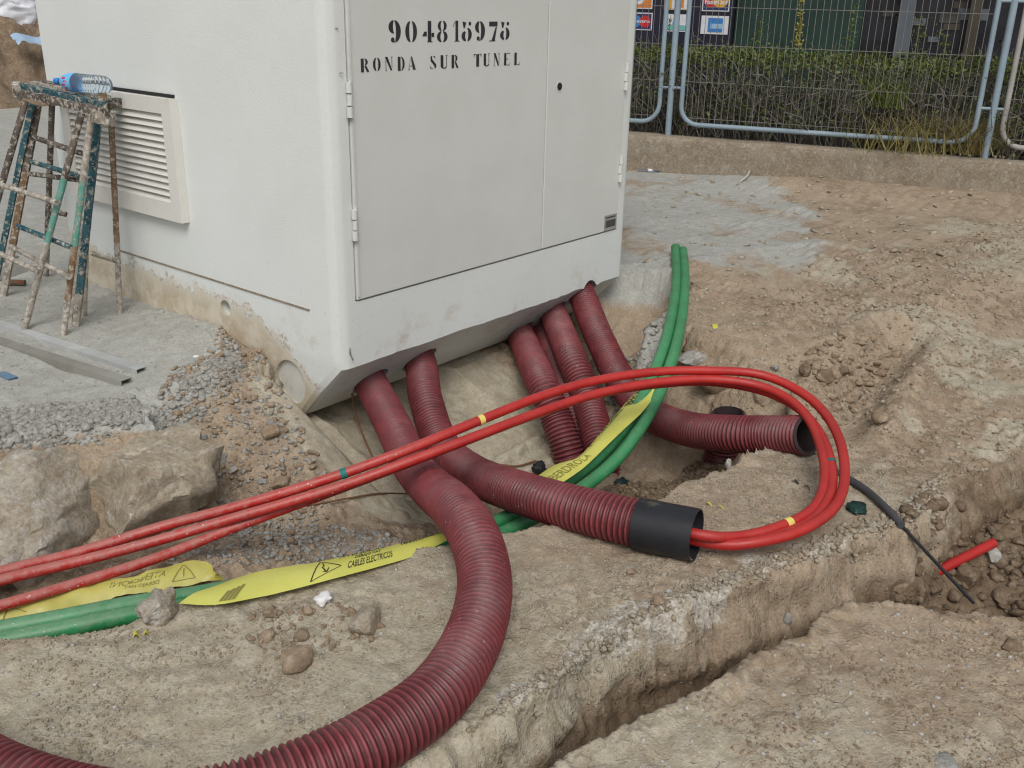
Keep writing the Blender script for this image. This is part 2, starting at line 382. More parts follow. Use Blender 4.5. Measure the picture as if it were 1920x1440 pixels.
greyL = zp(-.05, [(430, 640), (448, 690), (400, 745), (330, 760), (300, 820), (220, 832), (120, 842), (0, 852)])+[(-2.6, 1.0), (-5, 2), (-5, 9), (-5, 12), (5, 12), (2.3, 2.4), (0.05, 2.4), (-.0, .8)]
greyR = zp(-.06, [(1180, 318), (1330, 322), (1450, 345), (1500, 378), (1560, 410), (1585, 455), (1545, 515), (1440, 528), (1330, 525), (1270, 545), (1250, 600), (1190, 612), (1130, 600), (1120, 540)])+[(2.25, .3), (2.3, 2.4), (5.0, 3.4)]
greyR2 = zp(-.12, [(1120, 560), (1250, 600), (1235, 680), (1190, 665), (1150, 620)])

def HEIGHT(x, y, fine=True):
    x = np.asarray(x, float); y = np.asarray(y, float)
    nzl = fbm(x, y, 1.3, 3, 3)
    # the slab in front is lower than the yard behind the pit
    q = (x+1.86)*.28+(y+.45)          # >0 behind the pit line
    base = SLABZ+(-.045-SLABZ)*sstep(-.35, .55, q+.15*nzl)
    base = base+.030*nzl*sstep(0, .4, q)+.018*fbm(x, y, 2.6, 3, 5)
    out = dict()
    dG = sdpoly(x, y, greyL); dR = sdpoly(x, y, greyR); 
    gl = sstep(.03, -.05, dG+.06*fbm(x, y, 7, 3, 9)); gr = sstep(.22, -.30, dR+.30*fbm(x, y, 3.2, 4, 12))
    base = base+.035*gl+.02*gr
    under = sstep(-.55, -.30, x+.25*fbm(x, y, 2, 3, 111))*sstep(1.35, 1.1, x)*sstep(-.62, -.45, y)*sstep(.6, .4, y)
    rough = (1-.85*gl-.6*gr)*(1-.9*under)
    # right-hand earth: mounds and an old filled groove
    mr = sstep(.9, 1.6, x)*sstep(2.6, -.6, y)
    base = base+mr*.05*fbm(x, y, 1.1, 4, 21)
    gx = zp(-.12, [(1570, 790), (1640, 690), (1690, 640)])
    dg = dseg(x, y, gx); base = base-.07*sstep(.16, .02, dg)+.05*sstep(.32, .2, dg)*sstep(.08, .2, dg)*mr
    mound = zp(-.1, [(1480, 640)])[0]; base = base+.05*np.exp(-((x-mound[0])**2+(y-mound[1])**2)/.12)
    # banked earth against the fence wall
    s = (x-5.58)*.9586+(y-2.18)*.285
    base = base*(1-sstep(-.8, -.1, s))+sstep(-.8, -.1, s)*(-.03+.075*sstep(1.9, .3, y)+.012*nzl)
    # pit and cable trench
    wob = .045*fbm(x, y, 4.5, 4, 41)+.008*fbm(x, y, 20, 2, 43)
    dA = sdpoly(x, y, core)+wob+.045*sstep(-.2, -.5, y+.28*(x+1.86)-.0)*1.0
    fl = -.31-.10*sstep(-1.1, -.6, x)-.18*sstep(-.5, .1, x)+.03*fbm(x, y, 5, 4, 47)
    rub = sstep(-1.15, -.8, x)*sstep(.9, .3, x)*sstep(-.62, -.40, y)        # gentle side under the cabinet
    rgt = sstep(.85, 1.15, x)*sstep(-1.75, -1.45, y)
    slope = 5-(5-.62)*np.clip(rub, 0, 1); slope = slope-(slope-.30)*sstep(-.25, .15, x)*sstep(-.5, -.3, y)*sstep(1.9, 1.4, x)
    slope = slope-(slope-1.25)*rgt*sstep(-.6, -.8, y+.0*x)
    slope = slope-(slope-.8)*rgt*sstep(-.95, -.5, y)
    pit = np.where(dA < 0, fl, fl+dA*slope)
    # the soil has been dug out from under the front of the cabinet
    cap = -.325-.50*np.clip(.24-y, 0, .7)+.9*np.clip(x-1.93, 0, .4)+9*np.clip(x-2.3, 0, 1)+1.3*np.clip(-.03-x, 0, 1)+3*np.clip(-.30-y, 0, 1)+.02*fbm(x, y, 6, 3, 45)
    cap = np.where((y < .42) & (y > -.75), cap, 9.)
    pit = np.minimum(pit, np.maximum(cap, fl))
    h = np.minimum(base, pit)
    tr_wall = (pit < base)
    # trench in the right foreground
    wobB = .034*fbm(x, y, 5, 4, 51)+.010*fbm(x, y, 18, 2, 53)
    dB = sdpoly(x, y, trB)+wobB+.105+.045*sstep(.6, .1, x)
    flB = -.70+.26*sstep(.2, .9, x)+.05*fbm(x, y, 4, 4, 57)
    strat = .022*np.sin(0*x)
    pitB = np.where(dB < 0, flB, flB+dB*(3.7+.8*fbm(x, y, 6, 2, 59)))
    pitB = np.where(dB > -.07, np.maximum(pitB, flB+(dB+.07)*.8), pitB)
    ledge = (SLABZ-.13)+.9*fbm(x, y, 7, 2, 61)*.05
    h = np.minimum(h, pitB)
    dBr = dB-.045*sstep(.6, .1, x); edgeB = np.abs(dBr-.125)
    wallB = sstep(-.05, .0, dB)*sstep(.135, .10, dBr); gA = sstep(0, .01, dA)*sstep(.075, .05, dA)*(slope > 4); steep = np.clip(wallB+gA, 0, 1)
    if fine:
        rough = rough*(1-steep)
        lip = .012*sstep(.06, .01, edgeB)*lumps(x, y, 34, 63)*(dBr > .10)
        h = h+lip*1.6
        wl = np.clip(tr_wall*1.0+(dB < .03), 0, 1)
        h = h+rough*(.016*lumps(x, y, 11, 71)*sstep(.0, .3, fbm(x, y, 2.1, 3, 72)+.1)+.008*lumps(x, y, 30, 73)*sstep(-.05, .2, fbm(x, y, 3.3, 3, 74))+.008*fbm(x, y, 17, 4, 75))
        h = h+.002*(1-steep)*fbm(x, y, 60, 2, 77)
        clod = np.clip(tr_wall*(1-under)*sstep(-.05, .25, fbm(x, y, 3, 3, 81)+.15)+mr*sstep(.0, .3, fbm(x, y, 1.7, 3, 83)), 0, 1)
        h = h+(1-steep)*clod*(.030*lumps(x, y, 14, 85)+.016*lumps(x, y, 33, 87))
        # rubble at the crumbled edge of the poured concrete
        ge = (1-steep)*sstep(.16, .02, np.abs(dG+.05))*(q > -.2); h = h+ge*.022*lumps(x, y, 38, 89)
        h = h+(dB < -.02)*sstep(.3, .8, x)*(.03*lumps(x, y, 9, 91)+.025*lumps(x, y, 21, 93))
    msk = dict(grey=np.clip(gl*1.0+gr*(.95-.42*sstep(.0, .35, fbm(x, y, 2.4, 4, 125)))+sstep(.12, -.05, sdpoly(x, y, greyR2)+.1*fbm(x, y, 8, 3, 95))*.8, 0, 1)*sstep(-.30, -.12, h),
               crust=.8*sstep(.075, .0, np.abs(dBr-.145)+.13*fbm(x, y, 5, 3, 97))*sstep(1.0, .7, x)*sstep(-.33, -.20, h)*.85*sstep(.36, .22, -(x*.25+y+1.85)*1.0),
               damp_shade=np.clip(sstep(.0, -.02, dBr-.11)*.80*sstep(-.27, -.37, h)+sstep(.7, 1.0, x)*sstep(.06, -.02, dB-.10)*.55+tr_wall*(h < -.36)*.30*(1-under), 0, 1),  # moist brown earth, plus painted shade deepening the lower trench slot
               pale=np.clip(sstep(.1, -.1, q+.2)*(h > -.30)*(.62-.35*sstep(-1.0, .1, x+.5*fbm(x, y, 1.5, 3, 99))*sstep(.1, .5, x+1.2)+.25*sstep(-.9, -1.6, x))+sstep(.1, .9, x+.0*y)*sstep(-1.35, -1.75, y)*sstep(1.2, .6, x)*.3*(h > -.3)
                            +mr*.62*sstep(-.05, .3, fbm(x, y, 1.3, 4, 121)+.35*fbm(x, y, 7, 3, 123))+under*1.0, 0, 1), smooth=np.clip(under+.6*gl+.4*gr, 0, 1),
               nodisp=sstep(-.05, 0., dA)*sstep(.2, .12, dA)*(slope > 3.)*1.0, crack=sstep(.08, .3, dBr)*(y < -1.6)*(h > -.25)*1.0)
    return h, msk
def ticks(a0, a1, lo, hi, step, g=1.09):
    t = list(np.arange(a0, a1, step)); s = step; v = t[-1]
    while v < hi: s = min(s*g, 3.0); v += s; t.append(v)
    s = step; v = a0; pre = []
    while v > lo: s = min(s*g, 3.0); v -= s; pre.append(v)
    return np.array(pre[::-1]+t)
gx_ = ticks(-2.15, 1.75, -30, 60, .0088, 1.035); gy_ = ticks(-2.85, .95, -30, 80, .0088, 1.035)
GX, GY = np.meshgrid(gx_, gy_)
GH, GM = HEIGHT(GX.ravel(), GY.ravel())
nxg, nyg = len(gx_), len(gy_)
ii = (np.arange(nyg-1)[:, None]*nxg+np.arange(nxg-1)[None, :]).ravel()
GF = np.stack([ii, ii+1, ii+nxg+1, ii+nxg], -1)
# steep faces also move sideways, so the cut walls show layers and hollows
H2 = GH.reshape(nyg, nxg); gy2, gx2 = np.gradient(H2, gy_, gx_); gm = np.hypot(gx2, gy2); wgt = sstep(1.3, 3.0, gm)
nx2, ny2 = -gx2/(gm+1e-6), -gy2/(gm+1e-6); al = GX*.92-GY*.38
dd = wgt*(1-.9*GM['nodisp'].reshape(H2.shape))*(.050*fbm(al, H2*3.0, 4, 4, 101)+.024*fbm(al*.6, H2*1.6, 22, 3, 103)+.022*lumps(al.ravel(), H2.ravel()*1.3, 20, 105).reshape(H2.shape))
GXd = GX+nx2*dd; GYd = GY+ny2*dd
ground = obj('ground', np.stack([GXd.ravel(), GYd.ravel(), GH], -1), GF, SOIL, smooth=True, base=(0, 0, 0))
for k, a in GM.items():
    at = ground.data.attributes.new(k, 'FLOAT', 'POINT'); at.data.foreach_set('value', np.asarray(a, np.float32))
struct(ground)
def G(x, y): return float(HEIGHT(np.array([x]), np.array([y]))[0][0])
def hit(px, t0=1.2, t1=30):
    """first point of the ground along a pixel's ray"""
    d = ray(px); t = np.arange(t0, t1, .01); P = CAM+d*t[:, None]
    h, _ = HEIGHT(P[:, 0], P[:, 1]); k = np.argmax(P[:, 2] < h)
    return P[k]

# ------------------------------------------------------------------ stones
def ico(sub):
    bm = bmesh.new(); bmesh.ops.create_icosphere(bm, subdivisions=sub, radius=1.0)
    V = np.array([v.co[:] for v in bm.verts]); F = np.array([[v.index for v in f.verts] for f in bm.faces]); bm.free(); return V, F
ICO = {k: ico(k) for k in (1, 2, 3, 4, 5)}
def rockshape(sub, seed, facets=9, rough=.10, rf=3.0):
    """a stone: a sphere cut by random planes, then roughened"""
    r = np.random.RandomState(seed); V, F = ICO[sub]; D = V.copy(); rad = np.full(len(V), 1.0)
    for _ in range(facets):
        n = r.normal(size=3); n /= np.linalg.norm(n); k = r.uniform(.55, .92); c = D@n
        rad = np.minimum(rad, np.where(c > .05, k/np.maximum(c, .05), 9))
    V = D*rad[:, None]
    nz = fbm(V[:, 0]*1.0+V[:, 2]*.7+seed, V[:, 1]+V[:, 2]*.6, rf*.5, 4, seed % 97)
    return V*(1+rough*2*nz)[:, None], F
def rotm(ax, ay, az):
    return np.array(Matrix.Rotation(az, 3, 'Z') @ Matrix.Rotation(ay, 3, 'Y') @ Matrix.Rotation(ax, 3, 'X'))
def stone(px, wpx, mat, label, seed, sq=(1, .75, .62), rot=(0, 0, 0), name='stone', group=None, sub=3, sink=.25, facets=9, rough=.08, cat='stone', at=None):
    p = hit(px) if at is None else np.array(at, float); r = wpx/2/F_PX*depth(p)
    V, F = rockshape(sub, seed, facets, rough); V = (V*np.array(sq)*r)@rotm(*rot).T
    zmin = V[:, 2].min(); V = V+p+np.array([0, 0, -zmin-sink*r])
    o = obj(name, V, F, mat, smooth=False); autosmooth(o, 35)
    return tag(o, label, cat, group)
def scatter(name, poly, n, smin, smax, mat, seed, sub=1, label='', cat='rubble', flt=None, sink=.2, power=3.0, flat=.7):
    r = np.random.RandomState(seed); poly = np.array(poly); lo = poly.min(0); hi = poly.max(0); pts = []
    while sum(len(p) for p in pts) < n:
        q = r.uniform(lo, hi, (n*3, 2)); q = q[sdpoly(q[:, 0], q[:, 1], poly) < 0]
        if flt is not None: q = q[flt(q[:, 0], q[:, 1], r)]
        if len(q) == 0: break
        pts.append(q)
    q = np.concatenate(pts)[:n]; h, _ = HEIGHT(q[:, 0], q[:, 1])
    shapes = [rockshape(sub, seed*13+k, 5, .26, 5.5)[0] for k in range(8)]; F0 = ICO[sub][1]; nv = len(ICO[sub][0])
    V = np.zeros((len(q)*nv, 3)); F = np.zeros((len(q)*len(F0), 3), int)
    for i in range(len(q)):
        s = smin+(smax-smin)*r.uniform()**power
        v = (shapes[i % 8]*s*np.array([1, r.uniform(.6, 1), flat*r.uniform(.6, 1.1)]))@rotm(r.uniform(-.5, .5), r.uniform(-.5, .5), r.uniform(0, 6.3)).T
        V[i*nv:(i+1)*nv] = v+np.array([q[i, 0], q[i, 1], h[i]+s*(.45-sink)]); F[i*len(F0):(i+1)*len(F0)] = F0+i*nv
    o = obj(name, V, F, mat); stuff(o); o['label'] = label; o['category'] = cat; return o

# ------------------------------------------------------------------ transformer cabinet
X0, X1, YB, ZT, CH = -.06, 2.16, 2.26, 2.15, .06
cab = thing('utility_cabinet', (1.05, 1.1, -.295), 'tall off-white concrete electrical cabinet with stencilled black lettering on its doors', 'cabinet')
rs = np.random.RandomState(4)
def cab_body():
    bm = bmesh.new()
    nx = 60
    def ring(z, yf, ch, jit=0):
        e = ch
        pts = [(X0, YB), (X0, yf+ch), (X0+.10*ch, yf+.72*ch), (X0+.34*ch, yf+.26*ch), (X0+.70*ch, yf+.05*ch)]
        pts += [(X0+CH+(X1-X0-2*CH)*i/nx, yf) for i in range(nx+1)]
        pts += [(X1-.70*ch, yf+.05*ch), (X1-.34*ch, yf+.26*ch), (X1-.10*ch, yf+.72*ch), (X1, yf+ch), (X1, YB)]
        vs = []
        for k, (x, y) in enumerate(pts):
            jz = 0
            if jit and 0 < k < len(pts)-1: jz = jit*(.35*float(fbm(np.array([x*1.0]), np.array([y+z]), 9, 2, 7)[0])+float(vnoise(np.array([x*37.]), np.array([3.3]), 9)[0])*.8*(abs(float(vnoise(np.array([x*6.]), np.array([1.7]), 5)[0])) > .22))
            vs.append(bm.verts.new((x, y, z+jz)))
        return vs
    R = [ring(ZT, 0, CH), ring(1.0, 0, CH), ring(.05, 0, CH), ring(-.004, .0, CH, .020), ring(-.15, .147, .045, .006), ring(-.288, .272, .035, .004), ring(-.295, .285, .035)]
    for a, b in zip(R[:-1], R[1:]):
        for k in range(len(a)):
            j = (k+1) % len(a); bm.faces.new((a[k], b[k], b[j], a[j]))
    bm.faces.new(R[0]); bm.faces.new(R[-1][::-1])
    bmesh.ops.recalc_face_normals(bm, faces=bm.faces)
    me = bpy.data.meshes.new('body'); bm.to_mesh(me); bm.free(); return me
def cutter(V, F):
    me = bpy.data.meshes.new('cut'); me.from_pydata([tuple(map(float, v)) for v in V], [], [tuple(map(int, f)) for f in F]); me.update()
    bm = bmesh.new(); bm.from_mesh(me); bmesh.ops.recalc_face_normals(bm, faces=bm.faces); bm.to_mesh(me); bm.free()
    return bpy.data.objects.new('cut', me)
def cyl(p0, p1, r, seg=28):
    V, F = tube(np.array([p0, p1]), r, seg); n = len(V)
    return V, [tuple(f) for f in F]+[tuple(range(seg))[::-1], tuple(range(n-seg, n))]
body = bpy.data.objects.new('body', cab_body()); COL.objects.link(body)
dzb = .292
xl = PY((669, 563), 0)[0]; xm = PY((1014, 467), 0)[0]; xr = PY((1155, 429), 0)[0]
cuts = []
b = MB().box((xl-.008, -.1, dzb-.004), (xr+.006, .035, 2.02)); cuts.append(cutter(np.concatenate(b.V), b.F))
hole = PXX((423, 578), X0); cuts.append(cutter(*cyl((X0-.1, hole[1], hole[2]), (X0+.10, hole[1], hole[2]), .040)))
arch = PXX((545, 716), X0); cuts.append(cutter(*cyl((X0-.1, arch[1], arch[2]), (X0+.022, arch[1], arch[2]), .105, 40)))
pipe_holes = [SLANT(q) for q in [(694, 716), (787, 676), (974, 624), (1036, 586), (1090, 551)]]
for p in pipe_holes: cuts.append(cutter(*cyl(p+np.array([0, -.12, -.16]), p+np.array([0, .17, .24]), .098)))
p = SLANT((975, 598)); 
for c in cuts:
    COL.objects.link(c); m = body.modifiers.new('cut', 'BOOLEAN'); m.operation = 'DIFFERENCE'; m.object = c; m.solver = 'EXACT'
bpy.context.view_layer.update()
dg = bpy.context.evaluated_depsgraph_get()
me = bpy.data.meshes.new_from_object(body.evaluated_get(dg)); body.modifiers.clear(); body.data = me
for c in cuts: bpy.data.objects.remove(c)
me.materials.clear(); me.materials.append(CAB)
V = np.array([v.co[:] for v in me.vertices]); bl = np.array(wloc(cab)); me.transform(Matrix.Translation(-vec(bl)))
body.parent = cab; autosmooth(body, 24)
# recess lining, doors
MB().box((xl-.006, .0345, dzb), (xr+.004, .036, 2.018)).build('door_rebate', DARK, cab)
dl = bevel(MB().box((xl, -.006, dzb+.004), (xm-.003, .030, 2.014)).build('door', DOOR, cab), .004)
dl['label'] = 'wide left door with the stencilled number'
dr = bevel(MB().box((xm+.003, -.006, dzb+.004), (xr, .030, 2.014)).build('door', DOOR, cab), .004)
dr['label'] = 'narrow right door with the keyhole'
# folded lip along the hinge side of the wide door
MB().box((xl+.001, -.012, dzb+.02), (xl+.010, -.006, 2.0)).build('edge_strip', DOOR, dl)
def hinge(px0, px1, door, sgn):
    a = PY(px0, -.012); bq = PY(px1, -.012); x = (a[0]+bq[0])/2; z0, z1 = bq[2], a[2]; L = (z1-z0)/3
    h = None
    for k in range(3):
        mb = MB().tube([(x, -.014, z0+L*k+.003), (x, -.014, z0+L*(k+1)-.003)], .0125, 14)
        if k == 1: mb = MB().tube([(x+.004*sgn, -.012, z0+L*k+.002), (x+.004*sgn, -.012, z0+L*(k+1)-.002)], .0115, 14)
        if h is None: h = mb.build('hinge', DOOR, door)
        else: mb.build('knuckle', DOOR, h) if h.parent.parent is None else mb.build('hinge_knuckle', DOOR, door)
hinge((653, 152), (656, 222), dl, 1); hinge((663, 392), (666, 452), dl, 1)
hinge((1176, 118), (1173, 170), dr, -1); hinge((1165, 292), (1162, 342), dr, -1)
k = PY((1049, 162), -.007)
MB().tube([(k[0], -.0075, k[2]), (k[0], -.0062, k[2])], .026, 24).build('keyhole_ring', DOOR, dr)
MB().tube([(k[0], -.0095, k[2]), (k[0], -.0070, k[2])], .019, 24).build('keyhole', DARK, dr)
a = PY((1134, 405), -.008); c = PY((1155, 427), -.008)
pl = MB().box((a[0], -.0085, c[2]), (c[0], -.0062, a[2])).build('label_plate', mat_flat('plate_grey', (.33, .32, .31), .5), dr)
MB().box((a[0]+.012, -.0098, c[2]+.016), (c[0]-.012, -.0087, a[2]-.030)).build('plate_barcode', mat_flat('plate_dark', (.07, .07, .07), .5), dr)
MB().box((a[0]+.008, -.0098, a[2]-.018), (c[0]-.016, -.0087, a[2]-.010)).build('plate_line', MATS['plate_dark'], dr)
# drip bead, casting seams on the long side
g0 = PXX((581, 583), X0); g1 = PXX((215, 468), X0); gz = (g0[2]+PXX((302, 492), X0)[2])/2
MB().box((X0-.0045, g0[1], gz-.004), (X0+.002, g1[1], gz+.003)).build('drip_bead', LOWWALL, cab)
for q in ((630, 53), (640, 137)):
    c = PP(q, (1, 1, 0), -.003)
    MB().obox(c, (.006, -.006, 0), (.001, .001, 0), (0, 0, .002)).build('casting_pin', STEELD, cab)
c = PY((657, 664), -.003); MB().tube(catmull([c+np.array([0, 0, .028]), c+np.array([-.005, -.004, .014]), c, c+np.array([.01, -.006, -.03])], 5), .0028, 6).build('wire_stub', STEELD, cab)

# louvre
lz0, lz1, ly0, ly1 = .492, 1.062, 1.045, 2.07
vent = bpy.data.objects.new('louvre_vent', None)
fx0 = X0-.045
mb = MB()
fw = .075
vf = MB().box((fx0, ly0, lz0), (X0-.001, ly0+fw, lz1)).box((fx0, ly1-fw, lz0), (X0-.001, ly1, lz1)).box((fx0, ly0+fw, lz1-.07), (X0-.001, ly1-fw, lz1)).box((fx0, ly0+fw, lz0), (X0-.001, ly1-fw, lz0+.085)).build('louvre_vent', VENT, cab)
vf['label'] = 'louvred vent grille on the long side'
MB().box((X0-.012, ly0+fw+.001, lz0+.086), (X0-.003, ly1-fw-.001, lz1-.071)).build('vent_backing', DARK, vf)
ns = 13; sp = (lz1-.071-lz0-.086)/ns; slat0 = None
for i in range(ns):
    zc = lz0+.086+sp*(i+.5)
    if slat0 is None:
        slat0 = MB().obox((fx0+.018, (ly0+ly1)/2, zc), (-.014, 0, -.5*sp-.001), (0, (ly1-ly0)/2-fw-.002, 0), (.0028, 0, -.0012)).build('slat', VENT, vf); zf = zc
    else:
        s_ = slat0.copy(); COL.objects.link(s_); s_.parent = vf; s_.location = slat0.location+Vector((0, 0, zc-zf))
MB().box((X0-.012, ly0+.02, lz1+.003), (X0-.0005, ly1-.02, lz1+.016)).build('vent_gap', DARK, vf)

# ------------------------------------------------------------------ stencil lettering
def arc(cx, cy, rx, ry, ix, iy, a0, a1, n=14):
    """crescent between an outer and an inner ellipse, degrees"""
    t = np.radians(np.linspace(a0, a1, n)); O = np.stack([cx+rx*np.cos(t), cy+ry*np.sin(t)], 1); I = np.stack([cx+ix*np.cos(t), cy+iy*np.sin(t)], 1)
    return np.concatenate([O, I]), [(k, k+1, n+k+1, n+k) for k in range(n-1)]
def pol(*p): return np.array(p, float), [tuple(range(len(p)))]
def blob(cx, cy, rx, ry): t = np.linspace(0, 2*math.pi, 14, endpoint=False); return np.stack([cx+rx*np.cos(t), cy+ry*np.sin(t)], 1), [tuple(range(14))]
GL = {
 '0': [arc(.46, .5, .44, .5, .12, .46, 98, 262), arc(.54, .5, .44, .5, .12, .46, -82, 82)],
 '8': [arc(.46, .76, .36, .24, .10, .20, 98, 262), arc(.54, .76, .36, .24, .10, .20, -82, 82), arc(.46, .26, .44, .26, .13, .22, 98, 262), arc(.54, .26, .44, .26, .13, .22, -82, 82)],
 '9': [arc(.46, .70, .46, .30, .10, .26, 98, 262), arc(.46, .5, .54, .5, .14, .46, -72, 84), blob(.32, .13, .15, .11), pol((.34, .03), (.50, .0), (.52, .03), (.42, .10))],
 '1': [pol((.38, .02), (.78, .02), (.78, 1), (.38, 1)), pol((.25, 0), (1, 0), (1, .03), (.25, .03)), pol((.0, .72), (.3, .96), (.3, .90), (.06, .70))],
 '5': [pol((.10, .96), (.46, .92), (.34, .66), (.22, .62)), blob(.80, .86, .13, .10), arc(.55, .33, .44, .33, .10, .29, -80, 84), arc(.46, .26, .44, .26, .10, .18, 110, 262)],
 '7': [pol((0, .76), (1, .76), (1, 1), (0, 1)), pol((.78, .73), (.92, .73), (.70, .05), (.30, .05)), pol((.0, 0), (.78, 0), (.72, .05), (.05, .05))],
 '4': [pol((.46, .04), (.76, .04), (.76, 1), (.46, 1)), pol((.0, .28), (.38, .28), (.38, .5), (.16, .5)), pol((.78, .24), (1, .24), (1, .44), (.78, .44)), pol((.40, 0), (.86, 0), (.86, .035), (.40, .035))],
 'R': [pol((0, 0), (.36, 0), (.36, 1), (0, 1)), arc(.42, .74, .42, .26, .14, .22, -78, 84), pol((.42, .46), (.66, .46), (1., .02), (.72, .0))],
 'O': [arc(.46, .5, .44, .5, .14, .45, 98, 262), arc(.54, .5, .44, .5, .14, .45, -82, 82)],
 'N': [pol((.0, 1), (.34, 1), (.92, .02), (.70, .02)), pol((.08, .0), (.15, .0), (.15, .72), (.08, .82)), pol((.85, .28), (.92, .16), (.92, 1), (.85, 1)), pol((0, 0), (.26, 0), (.26, .025), (0, .025)), pol((.74, .97), (1, .97), (1, 1), (.74, 1))],
 'D': [pol((0, 0), (.40, 0), (.40, 1), (0, 1)), arc(.46, .5, .54, .5, .22, .45, -84, 84)],
 'A': [pol((.36, 1), (.52, 1), (1., .0), (.62, .0)), pol((.30, .82), (.35, .88), (.13, .05), (.07, .05)), pol((0, 0), (.24, 0), (.24, .035), (0, .035)), pol((.28, .26), (.52, .26), (.52, .31), (.28, .31))],
 'S': [pol((.06, .92), (.30, 1.), (.34, .72), (.95, .34), (1, .14), (.72, .02), (.64, .26), (.06, .60)), pol((.46, .98), (.80, .94), (.86, .72), (.74, .84), (.5, .94)), pol((.0, .28), (.12, .10), (.46, .02), (.30, .0), (.06, .06), (.0, .02))],
 'U': [pol((.05, .16), (.42, .10), (.42, 1), (.05, 1)), arc(.5, .22, .42, .22, .26, .14, 195, 345), pol((.80, .22), (.88, .22), (.88, 1), (.80, 1)), pol((.70, .97), (1, .97), (1, 1), (.70, 1))],
 'T': [pol((.32, .0), (.70, .0), (.70, .98), (.32, .98)), pol((0, .94), (.29, .94), (.29, 1), (0, 1)), pol((0, .74), (.05, .74), (.12, .94), (0, .94)), pol((.73, .94), (1, .94), (1, 1), (.73, 1)), pol((.95, .74), (1, .74), (1, .94), (.88, .94))],
 'E': [pol((0, 0), (.40, 0), (.40, 1), (0, 1)), pol((.44, .95), (.95, .95), (.98, .78), (1, 1), (.44, 1)), pol((.44, .0), (1, 0), (1, .26), (.92, .05), (.44, .05)), pol((.44, .47), (.70, .47), (.70, .53), (.44, .53))],
 'L': [pol((0, 0), (.44, 0), (.44, 1), (0, 1)), pol((.48, .0), (1, 0), (1, .30), (.90, .05), (.48, .05))],
}
def crop5(x, y): return (660+x/4.8, 10+y/4.8)
DIG = [('9', 330, 440, 132, 336), ('0', 478, 588, 140, 332), ('4', 633, 740, 140, 332), ('8', 763, 863, 138, 332), ('1', 908, 970, 138, 326), ('5', 985, 1080, 138, 324), ('9', 1108, 1198, 142, 320), ('7', 1235, 1310, 146, 324), ('5', 1333, 1420, 140, 312)]
LET = [('R', 80, 155, 478, 602), ('O', 188, 260, 470, 592), ('N', 298, 368, 463, 588), ('D', 413, 475, 462, 588), ('A', 505, 575, 460, 580), ('S', 705, 760, 452, 572), ('U', 795, 862, 448, 570), ('R', 897, 960, 445, 565),
       ('T', 1097, 1165, 437, 552), ('U', 1183, 1242, 433, 550), ('N', 1275, 1330, 430, 545), ('E', 1370, 1420, 428, 540), ('L', 1462, 1510, 425, 537)]
for ch, x0, x1, y0, y1 in DIG+LET:
    A = PY(crop5(x0, (y0+y1)/2), -.0075)[0]; B = PY(crop5(x1, (y0+y1)/2), -.0075)[0]
    z1 = PY(crop5((x0+x1)/2, y0), -.0075)[2]; z0 = PY(crop5((x0+x1)/2, y1), -.0075)[2]
    mb = MB()
    for v, f in GL[ch]:
        P = np.stack([A+(B-A)*v[:, 0], np.full(len(v), -.0072), z0+(z1-z0)*v[:, 1]], 1); mb.add(P, f)
    o = mb.build('stencil_letter' if ch.isalpha() else 'stencil_digit', INK, dl)

# ------------------------------------------------------------------ corrugated ducts
def ribbed(name, pts, label, open_end=False, R=.080, parent=None, inner=True):
    P = soft(resample(catmull(pts, 24), .004), 12); pitch = .0190; P = resample(P, pitch/6)
    ph = np.arange(len(P))/6.0 % 1.0
    prof = np.interp(ph, [0, 1/6, 2/6, 3/6, 4/6, 5/6, 1], [R, R, R-.0045, R-.0095, R-.0095, R-.0045, R])
    V, F = tube(P, prof, 40)
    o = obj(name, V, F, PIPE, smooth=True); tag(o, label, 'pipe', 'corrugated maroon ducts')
    at = o.data.attributes.new('rib_shade', 'FLOAT', 'POINT'); at.data.foreach_set('value', np.repeat(np.clip((prof-(R-.0075))/.0070, 0, 1), 40).astype(np.float32))
    if inner:
        k = max(2, min(len(P)-1, 130)); Q = P[-k:]; Vi, Fi = tube(Q, R-.016, 40); Fi = Fi[:, ::-1]
        n = len(Vi); inn = obj('bore', np.concatenate([Vi, V[-40:]]), np.concatenate([Fi, np.stack([n-40+np.arange(40), n-40+(np.arange(40)+1) % 40, n+(np.arange(40)+1) % 40, n+np.arange(40)], -1)]), mat_flat('duct_bore', (.05, .035, .035), .8) if 'duct_bore' not in MATS else MATS['duct_bore'], o, smooth=True)
    return o, P
def inside(p): return p+np.array([0, .13, .17])
def pz(L): return [PZ(q[:2], q[2]) for q in L]
h1, h2, h3, h5, h6 = pipe_holes
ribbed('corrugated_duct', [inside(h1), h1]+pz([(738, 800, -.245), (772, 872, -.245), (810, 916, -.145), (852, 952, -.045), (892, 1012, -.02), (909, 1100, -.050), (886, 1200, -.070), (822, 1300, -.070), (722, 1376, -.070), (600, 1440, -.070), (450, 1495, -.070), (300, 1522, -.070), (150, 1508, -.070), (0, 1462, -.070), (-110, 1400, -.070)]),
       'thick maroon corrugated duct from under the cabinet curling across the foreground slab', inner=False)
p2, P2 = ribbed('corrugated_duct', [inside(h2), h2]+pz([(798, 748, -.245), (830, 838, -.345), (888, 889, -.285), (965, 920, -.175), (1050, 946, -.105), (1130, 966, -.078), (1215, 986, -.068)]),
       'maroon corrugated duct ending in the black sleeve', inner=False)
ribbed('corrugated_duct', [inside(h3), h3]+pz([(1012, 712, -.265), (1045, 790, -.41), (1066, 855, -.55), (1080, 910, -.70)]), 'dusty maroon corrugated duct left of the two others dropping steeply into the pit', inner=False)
h4 = PY((1015, 605), .30)
